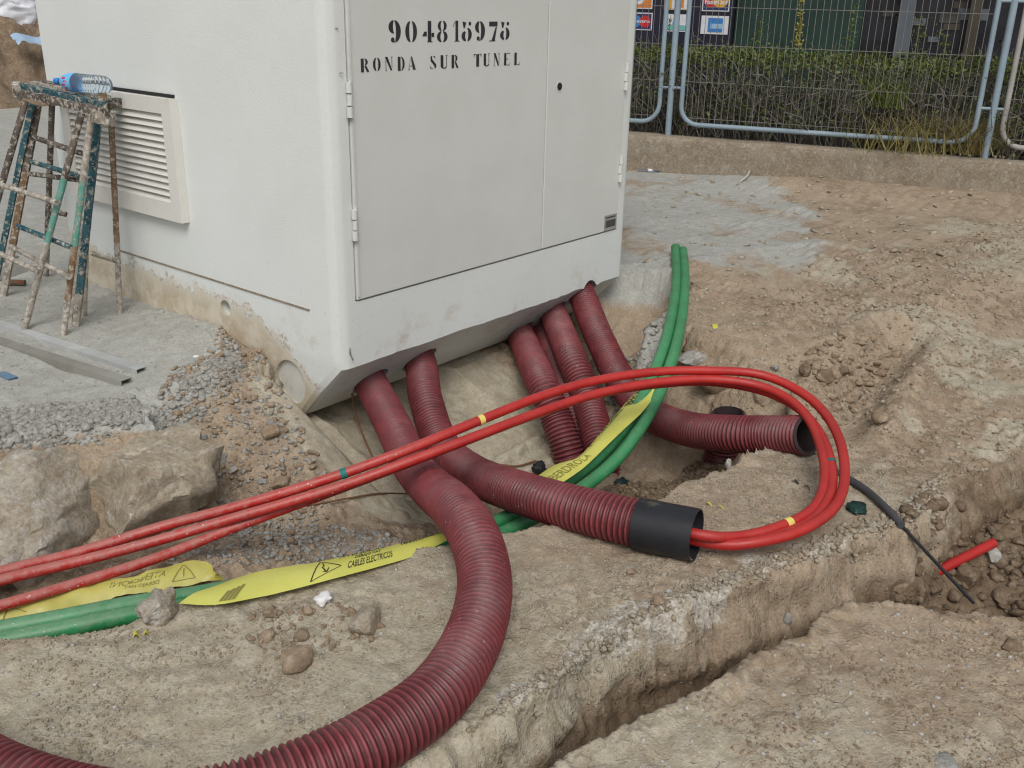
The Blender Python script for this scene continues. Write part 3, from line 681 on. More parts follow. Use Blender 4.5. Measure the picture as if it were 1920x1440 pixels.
ribbed('corrugated_duct', [h4+np.array([0, .12, .12]), h4]+pz([(1048, 700, -.36), (1082, 800, -.50), (1100, 880, -.68)]), 'shaded maroon corrugated duct half hidden between two others in the pit', inner=False)
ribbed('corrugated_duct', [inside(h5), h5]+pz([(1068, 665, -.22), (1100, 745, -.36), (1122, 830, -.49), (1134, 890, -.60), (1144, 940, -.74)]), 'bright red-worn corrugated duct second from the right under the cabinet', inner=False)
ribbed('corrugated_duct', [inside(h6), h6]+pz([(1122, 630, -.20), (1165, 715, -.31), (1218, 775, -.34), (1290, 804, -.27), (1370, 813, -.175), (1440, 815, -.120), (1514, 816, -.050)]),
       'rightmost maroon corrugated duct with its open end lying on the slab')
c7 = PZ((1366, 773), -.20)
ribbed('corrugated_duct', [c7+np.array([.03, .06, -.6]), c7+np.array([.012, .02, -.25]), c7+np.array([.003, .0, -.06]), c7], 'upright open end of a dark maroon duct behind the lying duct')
# black sleeve on duct 2
ce = P2[-1]; cdir = PZ((1306, 1004), -.060)-ce; cl = np.linalg.norm(cdir); cdir /= cl
sleeve = thing('pipe_sleeve', ce-cdir*.02, 'short black plastic sleeve that the red tubes enter', 'sleeve')
a0, a1 = ce-cdir*.035, ce+cdir*(cl+.0)
Vo, Fo = tube(resample(np.array([a0, a1]), n=8), .0865, 48); Vi, Fi = tube(resample(np.array([a0, a1]), n=8), .0815, 48)
n = len(Vo); kk = np.arange(48); rim = np.stack([n-48+kk, n-48+(kk+1) % 48, 2*n-48+(kk+1) % 48, 2*n-48+kk], -1); rim0 = np.stack([kk, (kk+1) % 48, n+(kk+1) % 48, n+kk], -1)[:, ::-1]
o = obj('sleeve_wall', np.concatenate([Vo, Vi]), np.concatenate([Fo, Fi[:, ::-1]+n, rim, rim0]), BLACK, sleeve); autosmooth(o, 40)

# ------------------------------------------------------------------ smooth ducts
def duct(name, pts, r, mat, label, cat, group, dustf, seg=20, step=.02, caps=True):
    P = soft(resample(catmull(pts, 24), step), 6); V, F = tube(P, r, seg)
    F = [tuple(int(i) for i in f) for f in F]; n = len(V); F += [tuple(range(seg))[::-1], tuple(range(n-seg, n))]
    o = obj(name, V, F, mat, smooth=True); autosmooth(o, 50); tag(o, label, cat, group)
    at = o.data.attributes.new('dust', 'FLOAT', 'POINT'); at.data.foreach_set('value', np.repeat(np.array([dustf(p) for p in P], np.float32), seg))
    return o, P
rdust = lambda p: .10+.90*float(np.clip((-.25-p[0])/.9, 0, 1))
red = {}
SL = cdir
sin_ = ce+cdir*(cl-.25)
def redpath(L, e): return pz(L)+[ce+cdir*(cl+.06)+e, ce+cdir*(cl-.08)+e, sin_+e]
red[0] = duct('red_tube', redpath([(-150, 1120, -.20), (0, 1072, -.20), (150, 1035, -.20), (300, 988, -.17), (450, 948, -.11), (620, 896, -.035), (760, 845, .035), (900, 788, .085), (1020, 741, .11), (1120, 713, .115), (1230, 697, .11), (1330, 695, .105), (1430, 703, .09), (1515, 744, .06), (1566, 805, .03), (1584, 880, .00), (1568, 948, -.03), (1500, 996, -.055), (1410, 1018, -.068)], np.array([0.02, -.012, -.026])), .0182, RED,
     'outermost bright red plastic tube of the looped bundle, widest around the bend', 'tube', 'looped red tubes', rdust)
red[1] = duct('red_tube', redpath([(-150, 1136, -.205), (0, 1088, -.205), (150, 1052, -.205), (300, 1012, -.185), (450, 968, -.13), (620, 918, -.06), (760, 868, .005), (900, 815, .055), (1020, 770, .08), (1120, 738, .085), (1230, 717, .08), (1330, 711, .075), (1420, 722, .06), (1485, 752, .045), (1522, 795, .022), (1542, 850, .0), (1546, 905, -.02), (1522, 958, -.05), (1450, 992, -.065), (1390, 1006, -.075)], np.array([-.012, .01, .010])), .0182, RED,
     'lower red plastic tube of the looped bundle, running under the upper one', 'tube', 'looped red tubes', rdust)
red[2] = duct('red_tube', redpath([(-150, 1180, -.22), (0, 1136, -.22), (150, 1092, -.22), (300, 1044, -.21), (450, 985, -.17), (600, 930, -.10), (760, 870, -.035), (900, 816, .01), (1020, 771, .032), (1120, 739, .036), (1230, 721, .033), (1330, 716, .03), (1430, 733, .03), (1500, 768, .022), (1542, 820, .008), (1560, 880, -.01), (1556, 930, -.03), (1520, 978, -.06), (1440, 1010, -.082), (1390, 1016, -.088)], np.array([.03, .035, -.030])), .0176, RED,
     'red plastic tube lying lowest and apart at the left end of the bundle', 'tube', 'looped red tubes', rdust)
def band(i, px, mat, wd, r=.0192, name='tape_band'):
    o, P = red[i]; d = P-CAM; z = d@FW; u = 960+F_PX*(d@RT)/z; v = 720-F_PX*(d@UP)/z
    k = int(np.argmin((u-px[0])**2+(v-px[1])**2)); k = min(max(k, 1), len(P)-2); t = P[k+1]-P[k-1]; t /= np.linalg.norm(t)
    V, F = tube(np.array([P[k]-t*wd/2, P[k], P[k]+t*wd/2]), r, 20); obj(name, V, F, mat, o, smooth=True)
band(0, (905, 788), BANDY, .022); band(0, (648, 890), BANDT, .022); band(1, (1475, 985), BANDY, .026); band(2, (1553, 870), BANDT, .018, .0187)
gdust = lambda p: .35+.4*float(np.clip((-.8-p[0])/.8, 0, 1))
gp = [(-150, 1206, -.215), (0, 1180, -.215), (120, 1158, -.215), (240, 1134, -.22), (359, 1116, -.235), (480, 1094, -.255), (640, 1062, -.275), (850, 1010, -.29), (960, 965, -.30), (1060, 905, -.29), (1140, 838, -.25), (1200, 755, -.13), (1238, 670, -.03), (1258, 600, .02), (1268, 530, .03), (1267, 480, .035), (1266, 464, .045)]
for k, (off, lab) in enumerate([((0, 0, 0), 'green plastic tube lying topmost and farthest back in the trench'), ((30, 26, -.012), 'middle green plastic tube in the trench, in front of the topmost one'), ((22, 62, -.05), 'lowest green plastic tube half hidden by the slab edge')]):
    L = []
    for i, (x, y, z) in enumerate(gp):
        f = 1-.80*sstep(0, 13, i) if k == 1 else 1-.86*sstep(2, 13, i)
        if k == 0: L.append((x, y, z))
        elif k == 1:
            nrm = np.array([.12, 1.0]) if x < 700 else (np.array([.75, .7]) if x < 1180 else np.array([1.0, .35]))
            s = np.interp(i, [0, 3, 7, 10, 12, 14, 16], [22, 20, 24, 27, 21, 16, 14.5]); L.append((x+nrm[0]*s, y+nrm[1]*s, z+np.interp(i, [0, 7, 12, 16], [-.01, -.01, -.005, -.002])))
        else:
            s = np.interp(i, [0, 3, 7, 10, 12, 14, 16], [48, 46, 34, 12, 8, 6, 6]); nrm = np.array([.12, 1.0]) if x < 700 else np.array([.5, .8]); L.append((x+nrm[0]*s*(1 if x < 1180 else .8), y+nrm[1]*s*.9-(4 if i > 12 else 0), z-np.interp(i, [0, 7, 12, 16], [.05, .06, .045, .03])))
    duct('green_tube', pz(L), .0272, GREEN, lab, 'tube', 'green tubes in the trench', gdust)

# ------------------------------------------------------------------ warning tape
def ribbon(name, up, lo, mat, label, arch=.012, nu=60, nv=8, thick=True, wav=.0015, seed=1):
    A = resample(catmull([PZ(q[:2], q[2]) for q in up], 12), n=nu); B = resample(catmull([PZ(q[:2], q[2]) for q in lo], 12), n=nu)
    v = np.linspace(0, 1, nv)
    P = A[:, None]*(1-v)[None, :, None]+B[:, None]*v[None, :, None]
    P[..., 2] += arch*np.sin(math.pi*v)[None, :]+wav*fbm(np.arange(nu)[:, None]*.25+v[None]*0, v[None, :]*2+np.zeros((nu, 1)), 1.0, 3, seed)
    V = P.reshape(-1, 3); i = np.arange(nu-1)[:, None]; j = np.arange(nv-1)[None, :]
    F = np.stack([i*nv+j, (i+1)*nv+j, (i+1)*nv+j+1, i*nv+j+1], -1).reshape(-1, 4)
    o = obj(name, V, F, mat, smooth=True); tag(o, label, 'tape', 'yellow warning tape')
    at = o.data.attributes.new('dust', 'FLOAT', 'POINT'); at.data.foreach_set('value', np.full(len(V), .4, np.float32))
    def ev(u, w, off=.0015):
        fu = np.clip(u, 0, 1)*(nu-1); i0 = np.clip(fu.astype(int), 0, nu-2); tu = (fu-i0)[:, None]; fw_ = np.clip(w, 0, 1)*(nv-1); j0 = np.clip(fw_.astype(int), 0, nv-2); tw = (fw_-j0)[:, None]
        q = (P[i0, j0]*(1-tu)*(1-tw)+P[i0+1, j0]*tu*(1-tw)+P[i0, j0+1]*(1-tu)*tw+P[i0+1, j0+1]*tu*tw)
        du = P[i0+1, j0]-P[i0, j0]; dv = P[i0, j0+1]-P[i0, j0]; n_ = np.cross(du, dv); n_ /= np.linalg.norm(n_, axis=1)[:, None]+1e-12
        n_ = np.where(((CAM-q)*n_).sum(1)[:, None] < 0, -n_, n_); return q+n_*off
    return o, ev
def textmesh(s, bold=.0):
    cu = bpy.data.curves.new('t', 'FONT'); cu.body = s; cu.resolution_u = 3; cu.offset = bold
    to = bpy.data.objects.new('t', cu); COL.objects.link(to); bpy.context.view_layer.update()
    m = bpy.data.meshes.new_from_object(to.evaluated_get(bpy.context.evaluated_depsgraph_get()))
    V = np.array([v.co[:2] for v in m.vertices]); F = [tuple(p.vertices) for p in m.polygons]
    bpy.data.objects.remove(to); bpy.data.meshes.remove(m)
    V = V-V.min(0); return V/V.max(0), F
def print_on(o, ev, s, u0, u1, w0, w1, mat, flip=False, name='tape_lettering', bold=.012, mirror=False):
    V, F = textmesh(s, bold); x = 1-V[:, 0] if mirror else V[:, 0]
    obj(name, ev(u0+(u1-u0)*x, w1+(w0-w1)*V[:, 1]), F, mat, o)
def stroke_on(o, ev, pts, wd, mat, asp, name='tape_symbol'):
    mb = MB()
    for (a, b) in pts:
        a = np.array(a, float); b = np.array(b, float); d = b-a; n_ = np.array([-d[1]*asp, d[0]/asp]); L = math.hypot(d[0]*1.0, d[1]/asp)+1e-9
        nn = np.array([-(d[1]/asp)/L, (d[0])/L*asp])*wd; k = 6; t = np.linspace(0, 1, k)
        Q = np.concatenate([a+d*t[:, None]+nn, a+d*t[:, None]-nn]); mb.add(ev(Q[:, 0], Q[:, 1]), [(i, i+1, k+i+1, k+i) for i in range(k-1)])
    mb.build(name, mat, o)
ty, ev = ribbon('warning_tape', [(400, 1102, -.150), (440, 1085, -.145), (500, 1068, -.140), (600, 1053, -.140), (700, 1031, -.150), (780, 1012, -.170), (860, 989, -.20)],
    [(335, 1132, -.130), (400, 1134, -.122), (500, 1117, -.122), (600, 1092, -.122), (700, 1065, -.130), (780, 1041, -.155), (860, 1002, -.19)], YELLOW,
    'bright yellow plastic warning tape with electric hazard triangle along the slab edge', arch=.012)
print_on(ty, ev, 'CABLES ELECTRICOS', .50, .665, .50, .78, PRINT)
print_on(ty, ev, 'DEBAJO HAY', .52, .62, .22, .46, PRINT)
print_on(ty, ev, 'ATENCION!', .455, .64, -.10, .14, PRINT)
print_on(ty, ev, 'IBERDROLA', .705, .93, .0, .26, PRINT)
asp = 4.2
stroke_on(ty, ev, [((.385, .10), (.385, .92)), ((.385, .10), (.475, .60)), ((.475, .60), (.385, .92)), ((.400, .25), (.412, .45)), ((.412, .45), (.406, .47)), ((.406, .47), (.430, .72)), ((.430, .72), (.416, .66)), ((.430, .72), (.432, .56))], .0022, PRINT, asp)
# grey crayon-like smudge print at its torn end
stroke_on(ty, ev, [((.12+.012*i, .93), (.125+.012*i, .66-.04*i)) for i in range(4)], .005, PRINTF, asp, 'tape_smudge')
t2, ev2 = ribbon('warning_tape', [(985, 908, -.24), (1040, 872, -.225), (1085, 856, -.21), (1130, 806, -.19), (1180, 748, -.14), (1215, 716, -.10), (1255, 690, -.07)],
    [(1030, 918, -.225), (1065, 898, -.215), (1100, 872, -.205), (1160, 814, -.18), (1205, 772, -.13), (1228, 740, -.10), (1262, 694, -.07)], YELLOW,
    'twisted yellow warning tape draped over the green tubes beside the ducts', arch=.016, seed=5)
print_on(t2, ev2, 'IBERDROLA', .66, .86, .06, .42, PRINT)
print_on(t2, ev2, 'CABLES ELECTRICOS', .44, .64, .04, .20, PRINT)
print_on(t2, ev2, 'IBERDROLA', .04, .27, .50, .82, PRINTF)
stroke_on(t2, ev2, [((.34, .06), (.44, .06)), ((.34, .06), (.34, .30)), ((.44, .06), (.44, .16))], .003, PRINT, 4.)
stroke_on(t2, ev2, [((.90, .2), (.96, .2)), ((.90, .2), (.90, .5)), ((.9, .5), (.95, .5))], .003, PRINT, 4.)
t3, ev3 = ribbon('warning_tape', [(-60, 1148, -.24), (0, 1130, -.24), (100, 1103, -.235), (180, 1088, -.235), (250, 1080, -.235), (330, 1058, -.235), (390, 1054, -.235), (402, 1078, -.235)],
    [(-60, 1190, -.275), (0, 1172, -.275), (100, 1148, -.27), (180, 1130, -.27), (250, 1116, -.27), (330, 1102, -.27), (390, 1092, -.27), (420, 1086, -.27)], YELLOWD,
    'dusty faded yellow warning tape lying behind the green tubes at the left', arch=.01, wav=.014, seed=9)
print_on(t3, ev3, 'ATENCION!', .52, .74, .28, .56, PRINTF, mirror=True)
print_on(t3, ev3, 'DEBAJO HAY', .58, .72, .64, .80, PRINTF, mirror=True)
stroke_on(t3, ev3, [((.80, .22), (.78, .85)), ((.80, .22), (.87, .78)), ((.78, .85), (.87, .78)), ((.81, .42), (.82, .72))], .003, PRINTF, 4.)
stroke_on(t3, ev3, [((.15, .45), (.13, .9)), ((.15, .45), (.21, .8))], .003, PRINTF, 4.)

# ------------------------------------------------------------------ black cable, red tube in the trench, loose wires
def wire(name, pts, r, mat, label, cat='wire', seg=8):
    P = soft(resample(catmull(pts, 16), .012), 2); V, F = tube(P, r, seg); n = len(V)
    o = obj(name, V, [tuple(int(i) for i in f) for f in F]+[tuple(range(seg))[::-1], tuple(range(n-seg, n))], mat, smooth=True)
    autosmooth(o, 50); return tag(o, label, cat)
ge = PZ((1690, 985), -.13)
cb = wire('cable', [PZ((1500, 832), -.16), PZ((1535, 862), -.155), PZ((1560, 880), -.135), PZ((1620, 916), -.130), PZ((1665, 956), -.125), ge], .0135, SLEEVE, 'dark grey sheathed cable from the open duct with a thin black tail into the trench', 'cable', 14)
V, F = tube(resample(np.array([ge-(ge-PZ((1665, 956), -.125))*.1, PZ((1760, 1060), -.28), PZ((1826, 1131), -.40)]), n=14), .0062, 10); obj('cable_core', V, F, CABLE, cb, smooth=True)
a = PZ((1640, 1135), -.450); b_ = PZ((1863, 1018), -.350)
wire('red_tube', [a, (a+b_)/2+np.array([0, 0, .005]), b_], .0185, RED, 'cut red tube end half buried in rubble at the trench bottom', 'tube', 18)
wire('wire', [SLANT((660, 737)), PZ((664, 765), -.33), PZ((678, 810), -.38), PZ((700, 860), -.40), PZ((716, 895), -.42)], .005, COPPER, 'thin brown wire hanging beside the foremost duct')
wire('wire', [hit(q)+np.array([0, 0, .012]) for q in [(575, 952), (610, 947), (660, 938), (710, 930), (765, 930)]], .004, COPPER, 'thin brown root-like wire lying across the pit wall left of the foremost duct')
wire('wire', [hit(q)+np.array([0, 0, .012]) for q in [(915, 880), (940, 876), (970, 878), (1005, 868)]], .005, COPPER, 'short rusty wire on the pit floor between the ducts')
q0 = PZ((852, 680), -.33)
wire('wire', [q0, PZ((868, 691), -.36), PZ((885, 695), -.37), PZ((896, 690), -.36), PZ((888, 680), -.34), PZ((866, 672), -.32)], .0028, TINW, 'bent bright steel wire loop poking out below the cabinet')

# ------------------------------------------------------------------ trestle ladder
MUD = mat_spatter('mud_spatter', (.075, .062, .052), (.13, .105, .085), (.50, .46, .40), .54)
TEAL = mat_spatter('teal_spatter', (.020, .075, .095), (.045, .115, .135), (.48, .44, .37), .545)
MINT = mat_spatter('mint_spatter', (.09, .25, .20), (.13, .30, .25), (.44, .40, .34), .54)
RUST = mat_spatter('rust_spatter', (.16, .095, .05), (.22, .155, .10), (.50, .45, .37), .54)
PALE = mat_spatter('plaster_spatter', (.20, .175, .145), (.34, .30, .25), (.52, .48, .42), .50)
GL0 = -.045
lad = thing('trestle_ladder', PZ((120, 630), GL0-.01), 'plaster-splashed teal metal trestle ladder standing against the cabinet', 'ladder')
def tmax(px):
    d = ray(px); return (-.095-CAM[0])/d[0]
def TP(px, t): return PT(px, min(t, tmax(px)))
def seg_tube(name, A, B, r, mats, square=False, par=lad, bend=None):
    r = r*1.22
    """a straight tube whose paint changes along its length"""
    n = 25; P = np.array([A+(B-A)*k/(n-1) for k in range(n)])
    if bend is not None: P += np.sin(np.linspace(0, math.pi, n))[:, None]*np.array(bend)
    rr = r*(1+.10*np.array([vnoise(np.array([k*.9+A[0]*31]), np.array([A[1]*7.]), 3)[0] for k in range(n)]))
    sg = 4 if square else 12; V, F = tube(P, rr*(1.3 if square else 1), sg); N_ = len(V)
    o = obj(name, V, [tuple(int(i) for i in f) for f in F]+[tuple(range(sg))[::-1], tuple(range(N_-sg, N_))], mats[0][1], par, smooth=not square)
    for _, m in mats[1:]: o.data.materials.append(m)
    cutf = [m[0] for m in mats]
    for p in o.data.polygons:
        k = min(p.vertices)//sg/(n-1); p.material_index = sum(1 for c in cutf[1:] if k >= c) if len(p.vertices) == 4 else 0
    autosmooth(o, 60) if not square else None
    return o
def FT(px): q = PZ(px, GL0); q[2] = G(q[0], q[1])-.006; return q
seg_tube('leg', TP((48, 190), 4.72), FT((-75, 640)), .013, [(0, MUD), (.5, PALE)])
seg_tube('leg', TP((60, 196), 4.86), FT((-10, 560)), .012, [(0, TEAL)], True)
seg_tube('leg', TP((71, 198), 4.90), FT((8, 566)), .014, [(0, MUD), (.3, RUST), (.7, PALE)], True)
seg_tube('leg', TP((153, 212), 4.50), FT((47, 637)), .0125, [(0, MUD), (.29, MINT), (.56, PALE)])
seg_tube('leg', TP((171, 218), 4.52), FT((120, 642)), .0125, [(0, PALE), (.27, MINT), (.55, RUST), (.8, PALE)])
seg_tube('leg', TP((184, 228), 4.60), FT((144, 624)), .0135, [(0, TEAL), (.8, PALE)], True)
seg_tube('leg', TP((177, 230), 4.62), FT((133, 622)), .009, [(0, PALE)], True)
seg_tube('leg', TP((208, 215), 4.74), FT((226, 594)), .0115, [(0, RUST), (.6, PALE)])
seg_tube('leg', TP((98, 185), 5.05), FT((88, 532)), .0125, [(0, MUD), (.8, PALE)])
seg_tube('leg', TP((168, 225), 4.80), FT((160, 604)), .010, [(0, RUST), (.6, PALE)])
def on_leg(A, B, f): return A+(B-A)*f
for (p0, t0, p1, t1, r, m) in [((63, 257), 4.80, (160, 290), 4.58, .011, MUD), ((58, 303), 4.82, (152, 331), 4.60, .010, TEAL), ((56, 326), 4.86, (152, 338), 4.66, .010, MUD), ((4, 347), 4.62, (106, 380), 4.50, .010, PALE),
                               ((34, 424), 4.80, (134, 464), 4.58, .010, TEAL), ((20, 462), 4.80, (130, 520), 4.52, .010, PALE), ((-8, 472), 4.58, (73, 510), 4.50, .010, PALE), ((170, 474), 4.64, (220, 490), 4.80, .010, PALE), ((96, 395), 4.9, (124, 402), 4.9, .011, MUD)]:
    seg_tube('rung', TP(p0, t0), TP(p1, t1), r, [(0, m)])
def slab(name, p0, t0, p1, t1, hw, hh, m, dn=(0, 0, 1)):
    A, B = TP(p0, t0), TP(p1, t1); d = B-A; L = np.linalg.norm(d); d /= L; s = np.cross(d, (0, 0, 1)); s /= np.linalg.norm(s); upv = np.cross(s, d)
    n = 22; V = []; 
    rr = np.random.RandomState(int(p0[0])+7)
    for k in range(n+1):
        c = A+d*L*k/n; j = 1+.16*rr.uniform(-1, 1); V += [c-s*hw*j-upv*hh*j, c+s*hw*j-upv*hh*j, c+s*hw*j+upv*hh*j, c-s*hw*j+upv*hh*j]
    F = [(i*4+k, i*4+(k+1) % 4, i*4+4+(k+1) % 4, i*4+4+k) for i in range(n) for k in range(4)]+[(3, 2, 1, 0), (n*4, n*4+1, n*4+2, n*4+3)]
    return obj(name, V, F, m, lad)
slab('top_rail', (28, 172), 4.78, (204, 213), 4.48, .010, .018, MUD)
slab('top_rail', (36, 160), 4.86, (196, 196), 4.56, .020, .013, TEAL)
slab('top_rail', (60, 156), 4.94, (205, 184), 4.66, .012, .010, PALE)
slab('top_rail', (80, 155), 5.0, (222, 190), 4.74, .014, .012, MUD)
slab('top_bracket', (172, 216), 4.50, (214, 226), 4.52, .022, .026, PALE)
slab('top_bracket', (192, 176), 4.60, (194, 208), 4.56, .016, .014, RUST)
slab('top_bracket', (200, 200), 4.66, (224, 190), 4.72, .022, .016, MUD)
slab('top_bracket', (30, 158), 4.84, (34, 185), 4.78, .018, .014, PALE)

# ------------------------------------------------------------------ water bottle lying on the ladder top
bn = NT('bottle_plastic'); bn.out((.80, .90, .97), .06, 0, None, .5); bn.b.inputs['Transmission Weight'].default_value = .92; bn.b.inputs['IOR'].default_value = 1.12; CLEAR = bn.m
BLUE = mat_flat('bottle_blue', (.03, .22, .62), .35); LBL = mat_flat('bottle_label', (.16, .48, .82), .4); LRED = mat_flat('bottle_red', (.55, .03, .03), .5)
A = TP((104, 152), 4.72); B = TP((203, 160), 4.56); d = B-A; L = np.linalg.norm(d); d /= L
bot = thing('water_bottle', (A+B)/2-np.array([0, 0, .045]), 'clear plastic water bottle with blue cap lying on the ladder top', 'bottle')
def lathe(name, prof, mat, par, seg=32):
    P = np.array([A+d*L*s for s, _ in prof]); V, F = tube(P, [r for _, r in prof], seg); return obj(name, V, F, mat, par, smooth=True)
R0 = .043
lathe('bottle_body', [(.055, .012), (.10, .013), (.13, .018), (.19, .031), (.27, .040), (.33, R0)]+[(.33+.012*k, R0-(.0022 if k % 4 in (1, 2) else 0)) for k in range(1, 44)]+[(.87, R0), (.93, .041), (.975, .034), (.995, .024), (1.0, .002)], CLEAR, bot)
lathe('bottle_cap', [(-.0, .001), (.001, .0145), (.03, .0155), (.085, .0155), (.086, .012)], BLUE, bot, 20)
lathe('bottle_label', [(.17, .0283), (.19, .0322), (.27, .0412), (.33, R0+.0012), (.42, R0+.0012)], LBL, bot)
for k in range(5):
    th = -.9+.36*k; sv = np.cross(d, (0, 0, 1)); sv /= np.linalg.norm(sv); uv = np.cross(sv, d); nn = math.cos(th)*(-uv*0+uv)*.0+sv*math.cos(th)+uv*math.sin(th)
    if (CAM-A)@sv < 0: nn = -sv*math.cos(th)+uv*math.sin(th)
    c = A+d*L*(.30+.035*(k % 2))+nn*(R0-.0005); tv = np.cross(d, nn)
    MB().obox(c, d*.012, tv*.004, nn*.0016).build('label_letter', LRED, bot)

# ------------------------------------------------------------------ steel profiles on the ground
def profile(p0, p1, z, hw, hh, mat, label, wall=.003):
    A, B = PZ(p0, z), PZ(p1, z); A[2] = B[2] = z; d = B-A; d /= np.linalg.norm(d); s = np.cross(d, (0, 0, 1)); uv = np.array([0, 0, 1.])
    V = []
    for c in (A, B):
        for (a, b2) in ((hw, hh), (hw-wall, hh-wall)):
            V += [c-s*a-uv*b2, c+s*a-uv*b2, c+s*a+uv*b2, c-s*a+uv*b2]
    F = []
    for k in range(4):
        j = (k+1) % 4; F += [(k, j, 8+j, 8+k), (4+j, 4+k, 12+k, 12+j), (8+k, 8+j, 12+j, 12+k), (j, k, 4+k, 4+j)]
    o = obj('steel_profile', V, F, mat); return tag(o, label, 'steel tube', 'steel box profiles on the ground')
profile((-150, 600), (238, 722), -.014, .027, .027, STEELD, 'long dusty steel box profile in front of its twin on the ground')
profile((-150, 566), (266, 700), -.016, .026, .025, STEEL, 'long pale steel box profile lying behind the front one')
profile((-150, 572), (92, 650), -.022, .014, .010, STEEL, 'thin pale steel strip under the ladder foot')
profile((-150, 612), (14, 670), -.018, .024, .020, STEEL, 'steel box profile end at the left picture edge, upper of two')
profile((-150, 640), (26, 716), -.018, .020, .018, STEELB, 'blue-painted steel profile end at the left picture edge')
for p0, p1, hw, lab in [((-60, 500), (128, 442), .16, 'perforated grey metal plank on the ground behind the ladder'), ((-60, 540), (140, 478), .10, 'second dusty plank lying in front of the perforated one')]:
    A, B = PZ(p0, -.02), PZ(p1, -.02); 
    if B[0] > -.12: B = A+(B-A)*((-.14-A[0])/(B[0]-A[0]))
    A[2] = B[2] = -.012; dv = (B-A)/2; s = np.cross(dv/np.linalg.norm(dv), (0, 0, 1)); o = MB().obox((A+B)/2, dv, s*hw, (0, 0, .018)).build('plank', STEELD)
    tag(bevel(o, .004), lab, 'plank')
    if hw > .12:
        for i in range(7):
            for j in range(3):
                c = A+dv*2*(.32+.09*i)+s*hw*(-.55+.55*j); MB().tube([c+np.array([0, 0, .0185]), c+np.array([0, 0, .0195])], .010, 10).build('perforation', DARK, o)
A, B = FT((16, 548)), FT((50, 548)); A[2] += .022; B[2] += .022
V, F = tube(np.array([A, (A+B)/2, B]), .018, 14); tag(obj('pipe_stub', V, [tuple(int(i) for i in f) for f in F]+[tuple(range(14))[::-1], tuple(range(28, 42))], mat_spatter('stub_paint', (.24, .06, .045), (.05, .15, .09), (.42, .34, .28), .62)), 'short red and green painted stub behind the ladder feet', 'pipe stub')

# ------------------------------------------------------------------ low wall and fence
W0 = np.array([5.58, 2.18]); U = np.array([6.57, -1.15])-W0; U /= np.linalg.norm(U); NN = np.array([-U[1], U[0]])
def WP(s, off, z): q = W0+U*s+NN*off; return np.array([q[0], q[1], z])
def onW(px, off):
    p = PP(px, (NN[0], NN[1], 0), float(NN@W0)+off); return float((p[:2]-W0)@U), p[2]
WT = (onW((1184, 253), 0)[1]+onW((1920, 305), 0)[1])/2
prof = [(.0, -.4)]+[(0, z) for z in np.linspace(-.2, WT-.02, 9)]+[(.008, WT-.005), (.03, WT)]+[(.03+.05*k, WT) for k in range(1, 5)]+[(.25, WT-.02), (.25, -.4)]
ss = np.arange(-4, 6.5, .04); V = []
for s_ in ss:
    for (o_, z_) in prof:
        j = float(fbm(np.array([s_]), np.array([z_+o_*3]), 3.5, 4, 15)[0]); V.append(WP(s_, o_-.022*j*(z_ > -.3), z_+.012*float(vnoise(np.array([s_*2.3]), np.array([o_*9]), 8)[0])*(z_ > WT-.04)))
m_ = len(prof); F = np.array([(i*m_+k, (i+1)*m_+k, (i+1)*m_+k+1, i*m_+k+1) for i in range(len(ss)-1) for k in range(m_-1)])
lw = obj('low_wall', V, F, LOWWALL, smooth=True); tag(autosmooth(lw, 50), 'low earth-stained concrete wall carrying the fence', 'wall')
FO = .13
def fpost(px, lab):
    s_, _ = onW(px, FO); V, F = tube(resample(np.array([WP(s_, FO, WT-.03), WP(s_, FO, 2.35)]), n=4), .029, 18)
    o = obj('fence_post', V, F, FENCE, smooth=True); tag(o, lab, 'fence post', 'blue-grey fence posts'); return s_, o
sp1, po1 = fpost((1252, 253), 'pale blue round fence post near the cabinet')
sp2, po2 = fpost((1845, 299), 'pale blue round fence post at the right picture edge')
def panel(sa, sb, zb, mat, label, zt=2.15, rc=.17, dense=(None, None)):
    pn = thing('wire_fence', WP((sa+sb)/2, FO, zb), label, 'fence', 'fence panels between the posts')
    C = []
    for (cx, cz, a0) in ((sa+rc, zb+rc, 180), (sb-rc, zb+rc, 270), (sb-rc, zt-rc, 0), (sa+rc, zt-rc, 90)):
        C += [WP(cx+rc*math.cos(math.radians(a0+t)), FO, cz+rc*math.sin(math.radians(a0+t))) for t in np.linspace(0, 90, 10)]
    C.append(C[0]); P = resample(np.array(C), .03); V, F = tube(P, .0225, 14); obj('frame', V, F, mat, pn, smooth=True)
    s_ = sa+.045; w0 = None; i = 0
    V, F = tube(resample(np.array([WP(0, FO+.004, zb+.0), WP(0, FO+.004, zt)]), n=3), .0026, 6); 
    while s_ < sb-.03:
        if w0 is None: w0 = obj('wire', V+(WP(s_, 0, 0)-WP(0, 0, 0)), F, WIRE, pn, smooth=True); sw = s_
        else:
            c = w0.copy(); COL.objects.link(c); c.parent = pn; dq = (s_-sw)*U; c.location = w0.location+Vector((dq[0], dq[1], 0))
        s_ += .0575; i += 1
    z_ = zb+.06
    while z_ < zt: 
        V2, F2 = tube(resample(np.array([WP(sa+.02, FO+.009, z_), WP(sb-.02, FO+.009, z_)]), n=3), .0026, 6); obj('wire', V2, F2, WIRE, pn, smooth=True); z_ += .33
    return pn
zpan = onW((1477, 246), FO)[1]
sL, sR = onW((1284, 119), FO)[0], onW((1849, 131), FO)[0]
panel(sL, sR, zpan, FENCE, 'wide pale blue tube-framed wire fence panel between the two posts')
panel(onW((1245, 79), FO)[0]-2.4, onW((1245, 79), FO)[0], onW((1200, 227), FO)[1], FENCE, 'fence panel mostly hidden behind the cabinet')
